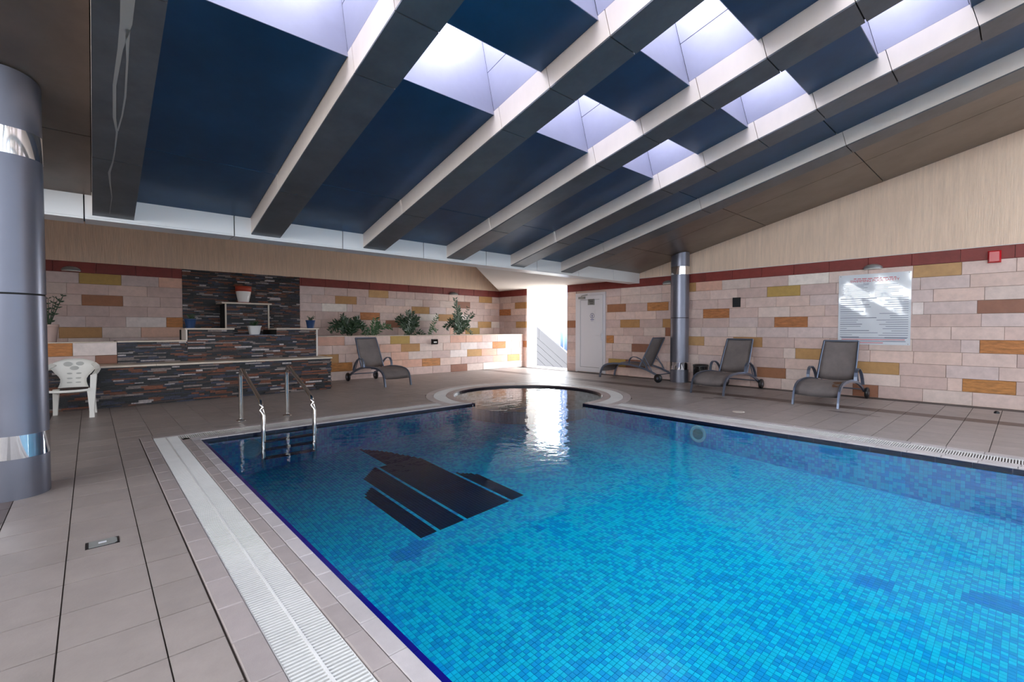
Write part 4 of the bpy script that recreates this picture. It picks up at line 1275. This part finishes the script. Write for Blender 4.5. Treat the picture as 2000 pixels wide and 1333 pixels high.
plant(5.62, 11.75, ZS, [(-.25, 0, .12, .15, 9, .12), (.05, 0, .52, .0, 10, .15), (.5, -.05, .28, .18, 11, .13), (.2, .05, .38, .1, 10, .13)], 'small sparse light green plant second from the left in the planter', 'leaf2', 5)
plant(6.72, 11.75, ZS, [(-.42, 0, .50, .12, 13, .15), (-.28, .05, .62, .1, 13, .15), (-.1, -.05, .74, .04, 14, .15), (.08, .05, .74, .04, 14, .15), (.2, -.05, .60, .1, 13, .14), (-.3, -.1, .3, .2, 12, .15), (.15, -.1, .4, .15, 12, .15), (.3, .05, .35, .25, 11, .1), (-.25, -.2, .05, .2, 9, .12), (.35, -.2, .08, .15, 9, .12), (0, -.1, .55, .1, 13, .15)], 'dense rounded dark green plant in the middle of the planter', seed=7)
plant(7.30, 11.75, ZS, [(.32, 0, .66, .0, 11, .11), (.3, .02, .22, .15, 8, .11)], 'single arching sprig with thin leaves right of the rounded plant', 'leaf2', 9)
plant(8.40, 11.75, ZS, [(-.12, 0, 1.16, .0, 19, .16), (.02, .05, .95, .0, 17, .15), (.5, -.05, .72, .08, 14, .13), (.38, .05, .92, .0, 12, .10), (-.5, -.05, .30, .25, 13, .15), (-.35, 0, .5, .18, 13, .15), (-.2, -.1, .6, .1, 13, .15), (.1, -.1, .5, .1, 13, .15), (.3, -.05, .45, .1, 12, .15), (.42, -.1, .1, .25, 11, .13), (-.25, -.2, .1, .3, 11, .15), (.05, .0, .75, .05, 14, .15)], 'tallest planter plant, reaching up to the wall lamp', seed=13)

def pot(name, x, y, z, r0, r1, h, m, label, group=None, rim=True, saucer=None, n=28, square=0.0, top=None):
    root = empty(name, (x, y, z)); tag(root, label, 'plant pot', group)
    zz = z
    if saucer:
        MB().lathe([(r0 * 1.25, z), (r0 * 1.35, z + .02), (r0 * 1.2, z + .022)], n, x, y).build('saucer', M[saucer], root); zz = z + .022
    MB().lathe([(r0, zz), (r0 + (r1 - r0) * .9, zz + (h) * .86), (r1, z + h * .88), (r1 * 1.05, z + h * .885), (r1 * 1.05, z + h), (r1 * .95, z + h), (r1 * .9, z + h * .86)], n, x, y, square=square).build('shell', M[m], root)
    MB().lathe([(0.01, z + h * .87), (r1 * .93, z + h * .87)], n, x, y, cap=False, square=square).build('soil', M['soil'], root)
    return root
# terracotta pot in a white cachepot on the pedestal
p1 = empty('plant_pot', (2.60, 12.02, 1.836)); tag(p1, 'white pot with red terracotta rim on top of the slate pedestal', 'plant pot')
MB().lathe([(0.14, 1.836), (0.15, 1.852), (0.12, 1.856)], 28, 2.60, 12.02).build('saucer', M['terracotta'], p1)
MB().lathe([(0.108, 1.857), (0.155, 2.09), (0.150, 2.10)], 28, 2.60, 12.02).build('outer_pot', M['pot_white'], p1)
MB().lathe([(0.148, 2.10), (0.160, 2.10), (0.164, 2.215), (0.150, 2.215), (0.145, 2.17)], 28, 2.60, 12.02).build('inner_pot', M['terracotta'], p1)
pw = pot('plant_pot', 2.47, 10.55, 1.136, 0.085, 0.115, 0.175, 'pot_white', 'small square white pot standing on the fountain spill ledge', n=24, square=0.7)
mb = MB(); pr3 = random.Random(4)
for i in range(16):
    a = pr3.uniform(0, 6.28); frond(mb, (2.47, 10.55, 1.29), (2.47 + .07 * math.cos(a), 10.55 + .07 * math.sin(a), 1.34 + pr3.uniform(0, .06)), .01, 3, .04, pr3)
mb.build('sprout', M['leaf'], pw)
for x, lab, sd in ((1.385, 'blue pot at the left end of the upper fountain ledge', 1), (3.56, 'blue pot at the right end of the upper fountain ledge', 2)):
    pb = pot('plant_pot', x, 10.5, 1.2625, 0.068, 0.095, 0.175, 'pot_blue', lab, 'blue pots on the fountain ledge')
    mb = MB(); pr3 = random.Random(sd)
    for i in range(5):
        a = pr3.uniform(0, 6.28); frond(mb, (x, 10.5, 1.41), (x + .06 * math.cos(a), 10.5 + .06 * math.sin(a), 1.46 + pr3.uniform(0, .06)), .02, 4, .04, pr3)
    mb.build('sprout', M['leaf'], pb)
pp = pot('plant_pot', -0.50, 10.62, 0.981, 0.08, 0.115, 0.34, 'pot_pink', 'pale pink pot with thin dark stems, half hidden by the near column')
mb = MB(); pr3 = random.Random(6)
for i in range(9):
    frond(mb, (-0.5, 10.62, 1.27), (-0.5 + pr3.uniform(-.28, .28), 10.62 + pr3.uniform(-.1, .15), 1.72 + pr3.uniform(0, .14)), .02, 5, .06, pr3)
mb.build('stems', M['leaf'], pp)

# ------------------------------------------------------------------ bin, floor fittings, pool lights
bn = empty('litter_bin', (10.36, 5.03, 0)); tag(bn, 'black round litter bin between the far column and a lounger', 'bin')
MB().lathe([(0.15, 0.0), (0.16, 0.02), (0.16, 0.40)], 32, 10.36, 5.03).build('body', M['gloss_black'], bn)
MB().lathe([(0.168, 0.39), (0.168, 0.43), (0.145, 0.435), (0.14, 0.40)], 32, 10.36, 5.03, cap=False).build('rim', M['black'], bn)
fp = empty('floor_box', (0.03, 3.60, 0)); tag(fp, 'small rectangular metal service plate set in the left deck', 'floor plate')
MB().box(-0.045, 0.105, 3.545, 3.655, 0.0002, 0.0022).build('surround', M['black'], fp)
mb = MB().prism([(-0.030, 3.552), (0.083, 3.552), (0.095, 3.57), (0.095, 3.63), (0.083, 3.648), (-0.030, 3.648)], 0.0023, 0.005); mb.build('lid', M['sign_grey'], fp)
MB().box(0.012, 0.048, 3.588, 3.612, 0.0052, 0.0062).build('name_tab', M['pvc'], fp)
sk = MB().lathe([(0.085, 0.0003), (0.085, 0.004), (0.06, 0.006)], 28, 7.22, 2.91).build('skimmer_lid', M['lid']); tag(sk, 'round pale lid in the deck beside the right drain grate', 'floor lid')
dk_ = MB().lathe([(0.032, 0.0003), (0.03, 0.02), (0.018, 0.034), (0.004, 0.038)], 16, 9.92, 0.30).build('drain_knob', M['black']); tag(dk_, 'tiny black dome on the deck near the right wall, far right', 'floor stopper')
def pool_light(loc, rotz, label, lens='lens'):
    root = empty('pool_light', loc); tag(root, label, 'pool light', 'underwater pool lights')
    mt = Matrix.Translation(loc) @ Matrix.Rotation(rotz, 4, 'Z') @ Matrix.Rotation(math.pi / 2, 4, 'X')
    for nm, prof, m in (('ring', [(0.115, 0), (0.115, 0.014), (0.085, 0.02), (0.085, 0.01)], 'pot_white'), ('lens', [(0.085, 0.002), (0.07, 0.012), (0.01, 0.016)], 'lens')):
        if m == 'lens': m = lens
        if m == 'lens' and 'lens' not in M: M['lens'] = mat('green_lens', c(70, 150, 150), 0.2)
        o = MB().lathe(prof, 28).build(nm, M[m], root); o.matrix_parent_inverse = Matrix(); o.matrix_basis = root.matrix_basis.inverted() @ mt
pool_light((PX1 - 0.004, 3.0, -0.185), -math.pi / 2, 'round underwater light on the right pool wall')
pool_light((1.41, PY1 - 0.004, -0.20), 0, 'round pale underwater light left of the ladder', 'pot_white')

sr_ = random.Random(8)
for cx_, cy_, rx_, ry_ in ((8.42, 3.72, .09, .12), (8.25, 3.86, .10, .10), (8.58, 3.42, .07, .12), (8.36, 1.86, .06, .22), (8.30, 1.52, .05, .14)):
    ph = sr_.uniform(0, 6)
    pts = [(cx_ + rx_ * (1 + .25 * math.sin(3 * t * .35 + ph)) * math.cos(t * .3491), cy_ + ry_ * (1 + .2 * math.sin(5 * t * .35 + ph)) * math.sin(t * .3491), 0.0006) for t in range(18)]
    MB().add(pts, [tuple(range(18))]).build('damp_stain', M['damp'], floor_o)

# ------------------------------------------------------------------ outside, past the exit
tf = MB().box(XR + 0.001, XR + 0.62, EX0 - 1.5, YB + 1.5, -0.14, -0.002).build('terrace_floor', mat('terrace', c(190, 184, 184), 0.5)); tag(tf, None, None, kind='structure')
gr = MB().box(-120, 160, -120, 160, -9.2, -9.0).build('ground', M['ground']); tag(gr, None, None, kind='structure')
ob = empty('sloping_parapet', (14.0, 13.2, -1.0)); tag(ob, 'pale sloping boarded parapet outside the exit', 'parapet')
m1 = 0.623
def board(y0, y1, zt, h, xo=0.0):      # zt = top height at y 14.04
    f = lambda y: zt - m1 * (14.04 - y)
    vs = [(14 + xo, y0, f(y0) - h), (14 + xo, y1, f(y1) - h), (14 + xo, y1, f(y1)), (14 + xo, y0, f(y0))]
    vs += [(14.12 + xo, y, z) for _, y, z in vs]
    return MB().add(vs, [(0, 1, 2, 3), (7, 6, 5, 4), (0, 4, 5, 1), (1, 5, 6, 2), (2, 6, 7, 3), (3, 7, 4, 0)])
board(13.82, 16.0, 1.40, 0.45).build('cap_board', M['outdoor_board'], ob); board(9.5, 13.81, 1.40, 0.45).build('cap_board', M['outdoor_board'], ob)
for i in range(6):
    board(9.5, 16.0, 0.92 - i * 0.285, 0.27, 0.03).build('board', M['outdoor_board'], ob)
board(9.5, 16.0, 0.95, 2.2, 0.16).build('backing', M['core'], ob)
bg = empty('glass_screen', (14.6, 13.15, -1)); tag(bg, 'pale blue glass strip outside at the right of the exit', 'glass screen')
MB().box(14.6, 14.66, 12.75, 13.16, -1.0, 4.5).build('pane', M['blue_glass'], bg)
MB().box(14.58, 14.68, 12.72, 12.749, -1.0, 4.5).build('frame', M['pvc'], bg)
MB().box(14.58, 14.68, 12.94, 12.97, -1.0, 4.5).build('frame', M['pvc'], bg)
